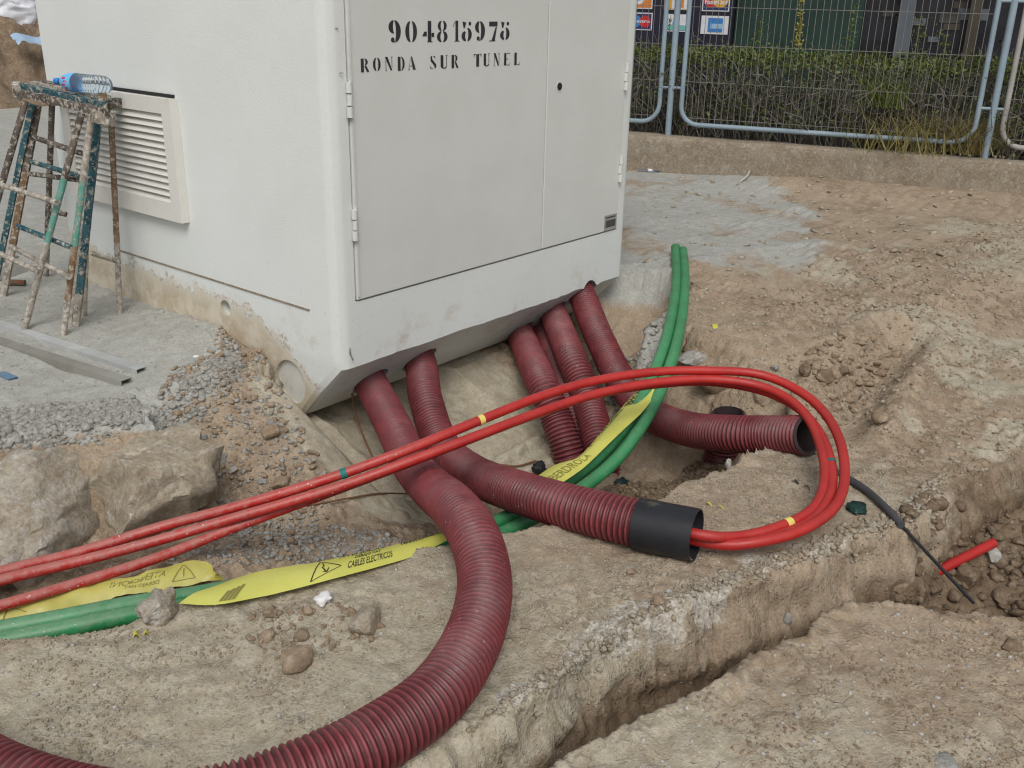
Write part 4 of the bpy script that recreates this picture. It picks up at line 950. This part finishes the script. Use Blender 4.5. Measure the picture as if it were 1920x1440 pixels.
panel(onW((1904, 119), FO)[0], onW((1904, 119), FO)[0]+2.4, onW((1912, 277), FO)[1], FENCEG, 'worn grey fence panel cut off by the right picture edge')
for sA, sB, pxz, po in ((onW((1245, 79), FO)[0], sL, (1255, 164), po1), (sR, onW((1904, 119), FO)[0], (1860, 204), po2), (sR, onW((1904, 119), FO)[0], (1890, 2), po2)):
    z_ = onW(pxz, FO)[1]; V, F = tube(resample(np.array([WP(sA, FO, z_), WP(sB, FO, z_)]), n=4), .013, 10); obj('tie_bar', V, F, FENCE, po, smooth=True)

# ------------------------------------------------------------------ hedge behind the fence
rh = np.random.RandomState(11)
HT = onW((1450, 100), .45)[1]
TWIG = mat_rock('twig_bark', (.13, .115, .092), (.21, .19, .16), (.28, .26, .23), .4)
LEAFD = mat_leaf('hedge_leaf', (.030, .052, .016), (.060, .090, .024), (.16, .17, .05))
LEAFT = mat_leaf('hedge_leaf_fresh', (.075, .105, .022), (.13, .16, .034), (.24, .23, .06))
LEAFY = mat_leaf('weed_yellow', (.26, .24, .04), (.36, .31, .05), (.42, .36, .08))
GRASS = mat_leaf('dry_grass', (.14, .13, .045), (.21, .17, .06), (.28, .21, .08))
hed = thing('hedge', WP(1.5, .6, WT-.1), 'leggy hedge of bare grey twigs with a green top behind the wire fence', 'hedge')
mb_V, mb_F, cnt = [], [], 0
def addtube(P, r0, r1, seg=3):
    global cnt
    V, F = tube(P, np.linspace(r0, r1, len(P)), seg); mb_V.append(V); mb_F.append(F+cnt); cnt += len(V)
leafP = []
for i in range(780):
    s_ = rh.uniform(-1.0, 5.2); o_ = rh.uniform(.30, .85); p = WP(s_, o_, WT-.15); dirv = np.array([rh.normal(0, .35), rh.normal(0, .25), 1.0]); pts = [p]
    n_ = 7; H = (HT-WT+.1)*rh.uniform(.6, 1.05)
    for k in range(n_):
        dirv = dirv+np.array([rh.normal(0, .28), rh.normal(0, .22), 0]); dirv[:2] *= .85; p = p+dirv/np.linalg.norm(dirv)*H/n_; pts.append(p)
        if k > 1 and rh.uniform() < .75:
            bd = dirv+rh.normal(0, .9, 3); bd[2] = abs(bd[2])*.8+.2; bd /= np.linalg.norm(bd); L_ = rh.uniform(.12, .34); m1 = p+bd*L_*.5+rh.normal(0, .02, 3); e1 = p+bd*L_
            addtube(np.array([p, m1, e1]), .0052, .0026); leafP += [e1, m1, (e1+m1)/2]
    addtube(np.array(pts), rh.uniform(.006, .013), .0035); leafP += pts[4:]
stuff(obj('stems', np.concatenate(mb_V), np.concatenate(mb_F), TWIG, hed))
def leafcloud(name, pts, size, mat, par, jit=.03, asp=.5):
    n = len(pts); P = np.asarray(pts)+rh.normal(0, jit, (n, 3)); a = rh.normal(0, 1, (n, 3)); a /= np.linalg.norm(a, axis=1)[:, None]; b = np.cross(a, rh.normal(0, 1, (n, 3))); b /= np.linalg.norm(b, axis=1)[:, None]
    sz = size*rh.uniform(.6, 1.3, n)[:, None]; c = np.cross(a, b)
    V = np.stack([P-a*sz, P+b*sz*asp+c*sz*.12, P+a*sz, P-b*sz*asp+c*sz*.12], 1).reshape(-1, 3); F = np.arange(n*4).reshape(-1, 4); return stuff(obj(name, V, F, mat, par))
lp = np.array(leafP); lp = lp[rh.uniform(size=len(lp)) < .55]
leafcloud('leaves', np.repeat(lp, 1, 0), .020, LEAFD, hed, .035)
n_ = 9000; st = rh.uniform(-1.0, 5.2, n_); ot = rh.uniform(.26, .9, n_); zt_ = HT-np.abs(rh.normal(0, .07, n_))+.05*fbm(st, ot*0, 2.2, 3, 5)+.03*rh.normal(size=n_)
leafcloud('top_leaves', np.stack([W0[0]+U[0]*st+NN[0]*ot, W0[1]+U[1]*st+NN[1]*ot, zt_], 1), .019, LEAFT, hed, .02)
n_ = 3200; st = rh.uniform(-1.0, 5.2, n_); zt_ = WT+(HT-WT)*rh.uniform(0, 1, n_); keep = fbm(st, zt_, 3.5, 3, 77) > .04; ot = rh.uniform(.24, .5, n_)
leafcloud('front_leaves', np.stack([W0[0]+U[0]*st+NN[0]*ot, W0[1]+U[1]*st+NN[1]*ot, zt_], 1)[keep], .021, LEAFT, hed, .02)
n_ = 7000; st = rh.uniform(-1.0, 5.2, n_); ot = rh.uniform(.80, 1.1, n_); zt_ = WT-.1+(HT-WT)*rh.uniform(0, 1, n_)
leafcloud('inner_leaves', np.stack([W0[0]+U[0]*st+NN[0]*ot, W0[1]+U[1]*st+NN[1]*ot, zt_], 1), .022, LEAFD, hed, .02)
def shoot(px0, px1, off, mat, label, dens=90, spread=.02, size=.018, grp='weed shoots rising from the hedge'):
    s0, z0 = onW(px0, off); s1, z1 = onW(px1, off); A, B = WP(s0, off, z0), WP(s1, off, z1)
    t = thing('weed_shoot', A, label, 'weed', grp)
    V, F = tube(resample(np.array([A, (A+B)/2+np.array([.01, 0, 0]), B]), n=8), np.linspace(.004, .0015, 8), 5); obj('stem', V, F, mat, t)
    pts = [A+(B-A)*rh.uniform(.05, 1.05) for _ in range(dens)]; leafcloud('leaves', pts, size, mat, t, spread, .3)
shoot((1497, 96), (1503, -10), .34, LEAFY, 'tall yellow weed shoot rising above the hedge', 150, .018, .020)
for a_, b_, l_ in [((1420, 92), (1428, 28), 'thin yellowish weed shoot left of the tall yellow one'), ((1720, 100), (1724, 34), 'green weed shoot in front of the grey column'), ((1775, 105), (1765, 56), 'bushy green weed shoot beside the right fence post'), ((1250, 90), (1258, 28), 'dark green weed shoot against the left fence post'), ((1590, 95), (1604, 12), 'faint green weed shoot before the green panel')]:
    shoot(a_, b_, .42, LEAFT, l_, 90, .03, .018)
def tuft(px, off, n, h, sp, mat, label):
    s0, z0 = onW(px, off); c = WP(s0, off, z0); V = []; F = []
    for i in range(n):
        b0 = c+np.array([rh.normal(0, sp), rh.normal(0, sp), 0]); dv = np.array([rh.normal(0, .45), rh.normal(0, .45), 1]); L_ = h*rh.uniform(.4, 1); wv = np.array([rh.normal(), rh.normal(), 0]); wv *= .004/np.linalg.norm(wv)
        m1 = b0+dv*L_*.5; e = b0+dv*L_+np.array([dv[0]*L_*.5, dv[1]*L_*.5, -.3*L_*abs(dv[0])]); k = len(V); V += [b0-wv, b0+wv, m1+wv*.8, m1-wv*.8, e]; F += [(k, k+1, k+2, k+3), (k+3, k+2, k+4)]
    o = obj('grass_tuft', V, F, mat); tag(o, label, 'grass')
tuft((1815, 285), .24, 500, .42, .09, GRASS, 'dry yellow grass tuft at the foot of the right fence post')
tuft((1660, 200), .30, 260, .40, .10, LEAFT, 'bright green grassy clump hanging in the middle of the hedge')
tuft((1700, 280), .28, 420, .5, .22, GRASS, 'straw-coloured dry stalks in the right half of the hedge')

# ------------------------------------------------------------------ shop front behind the hedge
BO = 2.4
shop = thing('shop_front', WP(2, BO, 0), 'dark shop front with green panel and grey column behind the hedge', 'building')
SH_D = mat_paint('shop_dark', (.012, .013, .018), (.022, .022, .028), .35, .05, 20)
SH_G = mat_paint('shop_green', (.011, .030, .024), (.016, .040, .031), .5, .1, 20)
SH_C = mat_paint('shop_column', (.085, .10, .115), (.11, .125, .14), .6, .1, 20)
SH_B = mat_paint('shop_brown', (.045, .038, .028), (.06, .05, .038), .6, .1, 20)
SH_N = mat_paint('board_navy', (.010, .011, .024), (.016, .017, .034), .5, .05, 20)
SH_L = mat_paint('shop_interior', (.03, .03, .032), (.07, .065, .06), .7, .1, 9)
def sx(px, off): return onW(px, off)[0]
def wbox(name, s0, s1, z0, z1, o0, o1, mat, par):
    V = [WP(a, b, c) for c in (z0, z1) for a, b in ((s0, o0), (s1, o0), (s1, o1), (s0, o1))]
    return obj(name, V, [(0, 3, 2, 1), (4, 5, 6, 7), (0, 1, 5, 4), (1, 2, 6, 5), (2, 3, 7, 6), (3, 0, 4, 7)], mat, par)
wbox('wall', -5, 10, -.3, 4, BO+.2, BO+.6, SH_L, shop)
wbox('plinth', -5, 10, -.3, .55, BO, BO+.19, SH_D, shop)
wbox('green_panel', sx((1378, 40), BO), sx((1616, 40), BO), .56, 3.9, BO+.02, BO+.19, SH_G, shop)
wbox('window_pane', sx((1618, 40), BO), 9, .56, 3.9, BO+.12, BO+.15, SH_D, shop)
wbox('column', sx((1684, 40), BO), sx((1712, 40), BO), .56, 3.9, BO-.06, BO+.10, SH_C, shop)
wbox('column', sx((1815, 40), BO), sx((1838, 40), BO), .56, 3.9, BO-.04, BO+.10, SH_B, shop)
for i in range(9):
    q = (1630+rh.uniform(0, 180), rh.uniform(5, 80)); s_, z_ = onW(q, BO+.11); w_ = rh.uniform(.1, .3)
    wbox('shelf_goods', s_, s_+w_, z_, z_+rh.uniform(.04, .12), BO+.104+.001*i, BO+.112+.001*i, [SH_L, SH_C, SH_B][i % 3], shop)
brd = thing('payment_sign', WP(sx((1280, 30), BO), BO-.3, .55), 'dark board with rows of payment card stickers behind the fence', 'sign')
BF = BO-.12
wbox('board', sx((1150, 30), BF), sx((1374, 30), BF), .5, 3.0, BF, BF+.1, SH_N, brd)
COLS = {k: mat_flat('print_'+k, v, .45) for k, v in dict(white=(.62, .63, .66), orange=(.62, .20, .04), red=(.50, .03, .03), blue=(.05, .20, .48), lblue=(.20, .42, .66), teal=(.16, .42, .38), peach=(.60, .42, .28), navy=(.03, .04, .12), amber=(.62, .33, .05)).items()}
def sticker(x0, y0, x1, y1, base='white', inner=None):
    a = onW((x0, y0), BF); c = onW((x1, y1), BF); bs = bevel(wbox('card_sticker', a[0], c[0], c[1], a[1], BF-.006, BF-.001, COLS[base], brd), .0)
    bs.modifiers.clear()
    if inner: m = .012; wbox('sticker_field', a[0]+m, c[0]-m, c[1]+m, a[1]-m, BF-.008, BF-.0065, COLS[inner], bs)
    def disc(fx, fy, r, col, lay=0, name='logo_disc'):
        cx = a[0]+(c[0]-a[0])*fx; cz = a[1]+(c[1]-a[1])*fy; t = np.linspace(0, 2*math.pi, 24, endpoint=False); o_ = BF-.0095-.001*lay
        obj(name, [WP(cx+r*math.cos(q), o_, cz+r*math.sin(q)) for q in t], [tuple(range(24))], COLS[col], bs)
    def rect(fx0, fy0, fx1, fy1, col, lay=0):
        wbox('logo_block', a[0]+(c[0]-a[0])*fx0, a[0]+(c[0]-a[0])*fx1, a[1]+(c[1]-a[1])*fy1, a[1]+(c[1]-a[1])*fy0, BF-.0100-.001*lay, BF-.0092-.001*lay, COLS[col], bs)
    def text(s, fx0, fy0, fx1, fy1, col='white', lay=3):
        V, F = textmesh(s, .02); o_ = BF-.0095-.001*lay
        obj('logo_text', [WP(a[0]+(c[0]-a[0])*(fx0+(fx1-fx0)*v[0]), o_, a[1]+(c[1]-a[1])*(fy1+(fy0-fy1)*v[1])) for v in V], F, COLS[col], bs)
    return disc, rect, text
d_, r_, t_ = sticker(1180, -26, 1223, 17, 'white', 'orange'); d_(.42, .45, .085, 'white'); d_(.42, .40, .055, 'blue', 1)
d_, r_, t_ = sticker(1180, 23, 1222, 57, 'white', 'navy'); d_(.30, .5, .066, 'blue'); d_(.70, .5, .066, 'red', 1); t_('Maestro', .06, .38, .90, .58)
d_, r_, t_ = sticker(1248, -26, 1291, 19, 'peach', 'white'); r_(.10, .1, .32, .95, 'amber'); r_(.60, .1, .80, .9, 'orange'); d_(.45, .5, .03, 'peach', 1)
d_, r_, t_ = sticker(1246, 26, 1290, 60, 'white'); r_(.08, .62, .92, .92, 'teal'); r_(.35, .45, .6, .6, 'lblue')
d_, r_, t_ = sticker(1320, -26, 1367, 22, 'white', 'navy'); d_(.34, .5, .092, 'red'); d_(.66, .5, .092, 'amber', 1); t_('MasterCard', .10, .52, .90, .72)
d_, r_, t_ = sticker(1316, 29, 1364, 65, 'white'); r_(.26, .12, .80, .88, 'blue'); r_(.34, .42, .80, .70, 'lblue', 1); t_('AMERICAN', .38, .46, .78, .55, 'white', 4); t_('EXPRESS', .38, .58, .78, .67, 'white', 4)

# ------------------------------------------------------------------ earth heap and bulk bag far behind
hx, hy = np.meshgrid(np.arange(-3.0, 7.4, .06), np.arange(10.4, 16.5, .06)); r1 = np.hypot((hx-4.3)/1.1, hy-12.9); r2 = np.hypot((hx-2.0)/1.3, hy-13.2)
hz = -.25+1.02*np.exp(-(r1/1.75)**4)+.98*np.exp(-(r2/1.9)**4); hz += sstep(0, .5, hz+.2)*(.30*fbm(hx, hy, 1.6, 4, 3)+.22*lumps(hx.ravel(), hy.ravel(), 3.0, 5).reshape(hx.shape)+.16*lumps(hx.ravel(), hy.ravel(), 7, 6).reshape(hx.shape))
n0, n1 = hx.shape; ii = (np.arange(n0-1)[:, None]*n1+np.arange(n1-1)[None, :]).ravel()
heap = obj('soil_heap', np.stack([hx.ravel(), hy.ravel(), hz.ravel()], 1), np.stack([ii, ii+1, ii+n1+1, ii+n1], -1), ROCK_BROWN, smooth=True); tag(heap, 'heap of lumpy brown earth beyond the left side of the cabinet', 'soil heap')
def bag():
    V, F = ICO[5]; q = V/np.maximum(np.abs(V).max(1), .62)[:, None]; q = V*.35+q*.62; a = np.arctan2(q[:, 1], q[:, 0])
    P = q*np.array([.62, .50, .42]); P[:, 2] += .03*np.sin(a*9+q[:, 2]*5)*(q[:, 2] > .3)+.10*np.clip(q[:, 2]-.55, 0, 1)*np.sin(a*5)
    nz = fbm(q[:, 0]*2+q[:, 1]*1.3, q[:, 2]*6, 1.6, 4, 5); P *= (1+.11*nz)[:, None]; return P, F
P, F = bag(); bc = PT((-22, 26), 14.6)
bg_ = obj('bulk_bag', P+bc, F, WHITE, smooth=True); tag(bg_, 'white woven bulk bag with ragged top resting on the earth heap', 'bag')
V = []; rb = np.random.RandomState(2); c = PT((56, 66), 13.6)
for i in range(10):
    for j in range(6): V.append(c+np.array([(i-4.5)*.05, -(j-2.5)*.045, .012*rb.normal()-.022*j+.03*math.sin(i*.7)]))
tag(obj('tarp_scrap', V, [(i*6+j, (i+1)*6+j, (i+1)*6+j+1, i*6+j+1) for i in range(9) for j in range(5)], mat_flat('tarp_blue', (.34, .46, .60), .6), smooth=True), 'pale blue plastic scrap beneath the bulk bag', 'plastic scrap')

# ------------------------------------------------------------------ boulders, stones, litter
def boulder(px, z, wpx, mat, label, seed, sq, rot, facets=14, rough=.10):
    p = PZ(px, z); r = wpx/2/F_PX*depth(p); V, F = rockshape(5, seed, facets, rough, 4.5); V = (V*np.array(sq)*r)@rotm(*rot).T
    o = obj('boulder', V+p, F, mat); autosmooth(o, 35); return tag(o, label, 'boulder')
boulder((303, 905), -.17, 290, ROCK_PALE, 'large rounded tan boulder at the back edge of the trench', 21, (1, .85, .80), (0, .1, .5), 18, .12)
boulder((72, 962), -.19, 430, ROCK_CRUST, 'largest pale crusted boulder at the left trench edge', 35, (1, .60, .56), (.1, 0, .5), 18, .16)
boulder((235, 985), -.27, 110, ROCK_TAN, 'small tan boulder wedged between the two large ones', 37, (1, .8, .8), (0, 0, .2))
stone((290, 1150), 108, ROCK_CRUST, 'pale rough concrete lump at the end of the bright tape', 41, (1, .75, .62), (0, 0, .3), 'concrete_lump', sub=5, cat='lump', rough=.22, facets=12, at=PZ((300, 1160), SLABZ))
for px, wd, m, lab, sd_, sq, rt in [
    ((558, 1245), 88, ROCK_TAN, 'large tan angular stone nearest the camera on the slab', 51, (1, .62, .60), (0, .1, .3)),
    ((688, 1180), 84, ROCK_PALE, 'smooth pale brown cobble on the slab below the tissue', 52, (1, .72, .66), (0, 0, .2)),
    ((566, 1196), 56, ROCK_TAN, 'flat tan stone just behind the large angular one', 53, (1, .6, .42), (0, .1, .2)),
    ((503, 1200), 40, ROCK_TAN, 'small tan stone left of the flat one on the slab', 54, (1, .7, .6), (0, 0, .9)),
    ((507, 1155), 30, ROCK_TAN, 'small round stone left of the white tissue', 55, (1, .9, .75), (0, 0, 0)),
    ((577, 1152), 26, ROCK_TAN, 'small brown stone just below the white tissue', 56, (1, .8, .8), (0, 0, 1)),
    ((528, 912), 56, ROCK_TAN, 'orange-tan oblong stone touching the red tubes', 57, (1, .5, .5), (0, .2, .2)),
    ((508, 820), 40, ROCK_TAN, 'tan lump on the rubble slope below the cabinet corner', 58, (1, .8, .8), (0, 0, 0)),
    ((405, 868), 46, ROCK_GREY, 'grey mortar lump beside the tan boulder', 59, (1, .8, .8), (0, 0, 2)),
    ((440, 885), 30, ROCK_WHITE, 'whitish chip on the rubble slope beside the mortar lump', 60, (1, .6, .5), (0, .3, 1)),
    ((1306, 676), 78, ROCK_GREY, 'flat grey concrete block fragment behind the red loop', 61, (1, .62, .36), (0, .05, -.6)),
    ((1452, 694), 36, ROCK_GREY, 'small grey chip right of the flat concrete fragment', 62, (1, .5, .4), (0, .4, .3)),
    ((1545, 715), 50, ROCK_BROWN, 'oblong brown clod in the old groove on the right', 63, (1, .6, .6), (0, .2, .9)),
    ((1508, 705), 34, ROCK_BROWN, 'upright brown clod left of the oblong one', 64, (.7, .7, 1), (0, 0, .2)),
    ((1580, 700), 36, ROCK_BROWN, 'brown clod right of the oblong one in the groove', 65, (1, .7, .6), (0, .2, .5)),
    ((1650, 790), 44, ROCK_TAN, 'earth lump right of the red loop', 66, (1, .8, .7), (0, 0, .5)),
    ((1350, 725), 110, ROCK_TAN, 'broad tan earth lump behind the upright duct end', 67, (1, .6, .55), (0, 0, -.5)),
    ((1192, 1062), 40, ROCK_GREY, 'thin grey tile shard below the black sleeve', 68, (1, .55, .16), (.2, .15, -.3)),
    ((1182, 1078), 26, ROCK_TAN, 'small brown pebble beside the tile shard', 69, (1, .8, .7), (0, 0, 0)),
    ((1236, 1130), 32, ROCK_TAN, 'tan stone near the trench lip', 70, (1, .8, .7), (0, 0, .6)),
    ((1254, 1113), 14, ROCK_WHITE, 'white pebble behind the tan stone near the trench lip', 71, (1, .8, .7), (0, 0, .6)),
    ((1476, 1168), 22, ROCK_WHITE, 'white stone chip stuck on the trench wall', 72, (.8, .8, 1.3), (0, 0, 0)),
    ((1690, 1105), 44, ROCK_TAN, 'tan clod over the lower end of the cut red tube', 73, (1, .6, .5), (0, 0, -.5)),
    ((1812, 1092), 60, ROCK_BROWN, 'large brown clod leaning on the cut red tube', 74, (1, .8, .75), (0, 0, .3)),
    ((1862, 1050), 42, ROCK_WHITE, 'pale crusty stone at the right end of the trench', 75, (1, .7, .7), (0, .3, .3)),
    ((1745, 1105), 46, ROCK_BROWN, 'brown clod under the black cable in the trench', 76, (1, .7, .6), (0, 0, 1.1)),
    ((1880, 1125), 60, ROCK_BROWN, 'wide brown clod at the right picture edge in the trench', 77, (1, .7, .5), (0, 0, .2)),
    ((1900, 1215), 60, ROCK_BROWN, 'brown clod set in the near slab at the right edge', 78, (1, .6, .4), (0, .2, -.6)),
    ((1775, 1430), 70, ROCK_GREY, 'grey mortar patch at the bottom right of the near slab', 79, (1, .7, .25), (0, 0, .3)),
    ((1365, 878), 22, ROCK_WHITE, 'pale stone chip under the lying duct', 80, (.7, .6, 1), (0, 0, .3)),
    ((1845, 965), 12, ROCK_WHITE, 'tiny white pebble on the brown bank at the right', 81, (1, .8, .8), (0, 0, 0)),
]:
    stone(px, wd, m, lab, sd_, sq, rt, rough=.07)
# litter
def crumple(px, wpx, mat, label, name, cat, seed, flat=.45):
    p = hit(px); r = wpx/2/F_PX*depth(p); V, F = ICO[3]; n_ = fbm(V[:, 0]*2+seed, V[:, 1]*2+V[:, 2]*1.7, 1.3, 4, seed); n2 = fbm(V[:, 2]*3+seed, V[:, 0]*2.6, 1.2, 3, seed+5)
    P = V*(1+.55*n_)[:, None]*np.array([1, .8, flat])*r*(1+.4*n2)[:, None]; P[:, 2] -= P[:, 2].min()+.0; o = obj(name, P+p-np.array([0, 0, .003]), F, mat); return tag(o, label, cat)
crumple((606, 1130), 34, mat_flat('tissue_white', (.74, .73, .72), .9), 'crumpled white paper tissue on the slab', 'paper_tissue', 'tissue', 3)
crumple((1605, 958), 46, mat_flat('dark_green_plastic', (.015, .045, .038), .35), 'crumpled dark green plastic scrap inside the red loop', 'plastic_scrap', 'plastic scrap', 5, .25)
crumple((1165, 910), 30, MATS['dark_green_plastic'], 'small dark plastic scrap at the pit edge by the tubes', 'plastic_scrap', 'plastic scrap', 7, .4)
crumple((1010, 885), 30, mat_flat('black_scrap', (.02, .02, .022), .4), 'crumpled black plastic scrap on the pit floor by the duct', 'plastic_scrap', 'plastic scrap', 8, .6)
crumple((368, 670), 12, MATS['tissue_white'], 'tiny white scrap on the grey concrete by the cabinet', 'paper_scrap', 'scrap', 9, .3)
crumple((1219, 322), 14, MATS['tissue_white'], 'small white scrap at the foot of the low wall', 'paper_scrap', 'scrap', 10, .4)
def strip(px0, px1, wd, mat, label, name, cat):
    A, B = hit(px0), hit(px1); d = B-A; s = np.cross(d, (0, 0, 1)); s = s/np.linalg.norm(s)*wd; n_ = 8; V = []
    for k in range(n_+1):
        c = A+d*k/n_+np.array([0, 0, .008+.010*math.sin(k*1.3)]); V += [c-s*(1-.6*k/n_), c+s*(1-.6*k/n_)]
    tag(obj(name, V, [(2*k, 2*k+1, 2*k+3, 2*k+2) for k in range(n_)], mat, smooth=True), label, cat)
YS = mat_flat('yellow_scrap', (.55, .50, .08), .5)
strip((402, 1140), (446, 1122), .006, mat_flat('straw', (.52, .47, .33), .8), 'dry straw-coloured blade at the torn tape end', 'straw', 'straw')
strip((250, 1196), (282, 1192), .012, YS, 'torn yellow tape scrap on the pale slab at the left', 'tape_scrap', 'scrap')
strip((1338, 610), (1350, 645), .015, YS, 'torn yellow tape scrap beside the flat concrete fragment', 'tape_scrap', 'scrap')
strip((1345, 735), (1340, 712), .015, YS, 'yellow tape scrap just under the top of the red loop', 'tape_scrap', 'scrap')
strip((1322, 948), (1358, 958), .006, YS, 'thin yellow plastic sliver behind the black sleeve', 'tape_scrap', 'scrap')
strip((1165, 905), (1176, 922), .010, YS, 'yellow scrap on the dark plastic at the pit edge', 'tape_scrap', 'scrap')
strip((1485, 905), (1520, 922), .006, DARK, 'short black plastic strip lying inside the red loop', 'plastic_strip', 'scrap')
strip((1195, 321), (1250, 324), .018, mat_flat('blue_twine', (.05, .14, .36), .7), 'blue plastic twine at the foot of the low wall', 'twine', 'twine')
wire('stick', [hit((1386, 344))+np.array([0, 0, .01]), hit((1402, 333))+np.array([0, 0, .03]), hit((1408, 316))+np.array([0, 0, .06])], .011, mat_flat('bleached_wood', (.48, .44, .38), .85), 'bleached bent stick lying below the low wall', 'stick')

# ------------------------------------------------------------------ crumbs: too many to count
def pxpoly(z, L): return zp(z, L)
slope_poly = pxpoly(-.2, [(440, 650), (470, 680), (545, 790), (600, 830), (620, 900), (540, 985), (420, 930), (380, 860), (300, 830), (330, 770), (400, 740), (420, 690)])
scatter('grey_crumbs', slope_poly, 1500, .003, .017, ROCK_GREY, 201, 2, 'loose grey mortar crumbs on the slope beside the cabinet corner')
scatter('earth_crumbs', slope_poly, 900, .003, .022, ROCK_TAN, 202, 2, 'loose tan earth crumbs on the slope beside the cabinet corner')
edge_poly = pxpoly(-.06, [(-40, 800), (130, 772), (300, 770), (420, 680), (450, 660), (460, 720), (330, 800), (210, 838), (100, 850), (-40, 868)])
scatter('concrete_crumbs', edge_poly, 2300, .006, .022, ROCK_GREY, 203, 2, 'crumbled edge of the poured grey concrete', sink=.42)
scatter('pit_gravel', pxpoly(-.45, [(1130, 870), (1290, 850), (1390, 860), (1340, 880), (1180, 945), (1140, 930)]), 900, .006, .03, ROCK_BROWN, 204, 2, 'gravel on the pit floor behind the green tubes')
scatter('trench_gravel', pxpoly(-.38, [(420, 1010), (560, 960), (720, 990), (830, 1010), (700, 1040), (560, 1075), (430, 1100), (300, 1090)]), 1300, .004, .016, ROCK_GREY, 205, 1, 'grey gravel on the trench floor behind the yellow tape')
scatter('right_crumbs', pxpoly(-.1, [(1125, 570), (1240, 560), (1250, 640), (1230, 690), (1180, 670), (1140, 620)]), 1100, .006, .026, ROCK_GREY, 206, 2, 'grey mortar crumbs beside the rightmost duct')
scatter('groove_clods', pxpoly(-.12, [(1500, 690), (1640, 640), (1690, 640), (1620, 740), (1560, 790), (1500, 740)]), 320, .005, .036, ROCK_TAN, 207, 2, 'broken earth in the old groove on the right')
scatter('trench_clods', pxpoly(-.47, [(1640, 1110), (1860, 1010), (1990, 1010), (1990, 1180), (1700, 1150)]), 520, .005, .036, ROCK_BROWN, 208, 2, 'broken earth on the floor of the right trench')
lipf = lambda x, y, r: np.abs(sdpoly(x, y, trB)-.045) < .07*r.uniform(0, 1, len(x))
scatter('lip_crumbs', pxpoly(SLABZ, [(800, 1440), (1000, 1270), (1270, 1110), (1540, 1010), (1770, 890), (1800, 960), (1560, 1090), (1280, 1190), (1050, 1340), (960, 1440)]), 1900, .004, .015, ROCK_PALE, 209, 1, 'pale crumbs along the lip of the right trench', flt=lipf)
clump = lambda x, y, r: (HEIGHT(x, y, False)[0] > -.24) & (fbm(x, y, 4.0, 3, 301)+.35*fbm(x, y, 14, 2, 303) > .06)
top = lambda x, y, r: (HEIGHT(x, y, False)[0] > -.24)
scatter('slab_pebbles', pxpoly(SLABZ, [(-60, 1230), (300, 1150), (850, 1020), (1300, 900), (1500, 860), (1750, 900), (1300, 1130), (1000, 1300), (700, 1500), (-60, 1500)]), 7000, .0014, .0075, ROCK_PALE, 210, 1, 'small pebbles strewn over the slab between the trenches', flt=clump, power=3.2)
scatter('slab_chips', pxpoly(SLABZ, [(-60, 1230), (300, 1150), (850, 1020), (1300, 900), (1500, 860), (1750, 900), (1300, 1130), (1000, 1300), (700, 1500), (-60, 1500)]), 700, .002, .008, ROCK_WHITE, 215, 1, 'pale chips strewn over the slab between the trenches', flt=top, power=3.2)
scatter('near_pebbles', pxpoly(SLABZ, [(1060, 1450), (1420, 1240), (1620, 1130), (1980, 1190), (1980, 1460)]), 420, .0015, .0095, ROCK_WHITE, 211, 1, 'small pebbles in the near slab at bottom right', flt=top, power=3.2, sink=.35)
scatter('yard_pebbles', pxpoly(-.08, [(1280, 560), (1560, 520), (1920, 420), (1990, 800), (1760, 880), (1560, 800), (1300, 700)]), 3600, .003, .018, ROCK_PALE, 212, 1, 'stones and clods strewn over the earth yard on the right', flt=top, power=3.5, sink=.35)
scatter('far_pebbles', pxpoly(-.05, [(1200, 330), (1920, 380), (1980, 520), (1500, 560), (1200, 520)]), 700, .006, .04, ROCK_PALE, 213, 1, 'pale chips on the far yard before the low wall', power=4, sink=.35, flat=.4)
scatter('left_pebbles', pxpoly(-.04, [(0, 560), (230, 560), (430, 650), (380, 740), (200, 790), (0, 800)]), 500, .002, .010, ROCK_GREY, 214, 1, 'grit on the grey concrete beside the ladder', power=3, sink=.3, flat=.5)

stone_poly = pxpoly(SLABZ, [(470, 1150), (560, 1130), (640, 1140), (720, 1170), (700, 1230), (600, 1230), (520, 1240), (460, 1200)])
scatter('loose_stones', stone_poly, 170, .003, .016, ROCK_TAN, 216, 2, 'small tan crumbs around the stones on the slab', power=2.5, sink=.25)
scatter('lip_stones', pxpoly(SLABZ, [(1140, 1060), (1260, 1060), (1280, 1130), (1220, 1180), (1080, 1180)]), 120, .003, .012, ROCK_PALE, 217, 2, 'small crumbs on the slab below the black sleeve', power=3, sink=.25)

for nm_, pl_, cn_, sd_, lb_ in [('slab_crumbs', [(-60, 1230), (300, 1150), (850, 1020), (1300, 900), (1500, 860), (1750, 900), (1300, 1130), (1000, 1300), (700, 1500), (-60, 1500)], 6000, 220, 'tiny earth crumbs over the slab between the trenches'),
                                ('near_crumbs', [(1060, 1450), (1420, 1240), (1620, 1130), (1980, 1190), (1980, 1460)], 3000, 221, 'tiny earth crumbs over the near slab'),
                                ('yard_crumbs', [(1280, 560), (1560, 520), (1920, 420), (1990, 800), (1760, 880), (1560, 800), (1300, 700)], 6000, 222, 'loose earth crumbs over the yard on the right')]:
    scatter(nm_, pxpoly(SLABZ if sd_ < 222 else -.08, pl_), cn_, .0016, .0065 if sd_ < 222 else .014, ROCK_PALE if sd_ == 220 else ROCK_TAN, sd_, 1, lb_, flt=lambda x, y, r: (HEIGHT(x, y, False)[0] > -.24) & (fbm(x, y, 2.5, 3, 331)+.5*fbm(x, y, 11, 2, 333) > -.02), power=3.0, sink=.3)
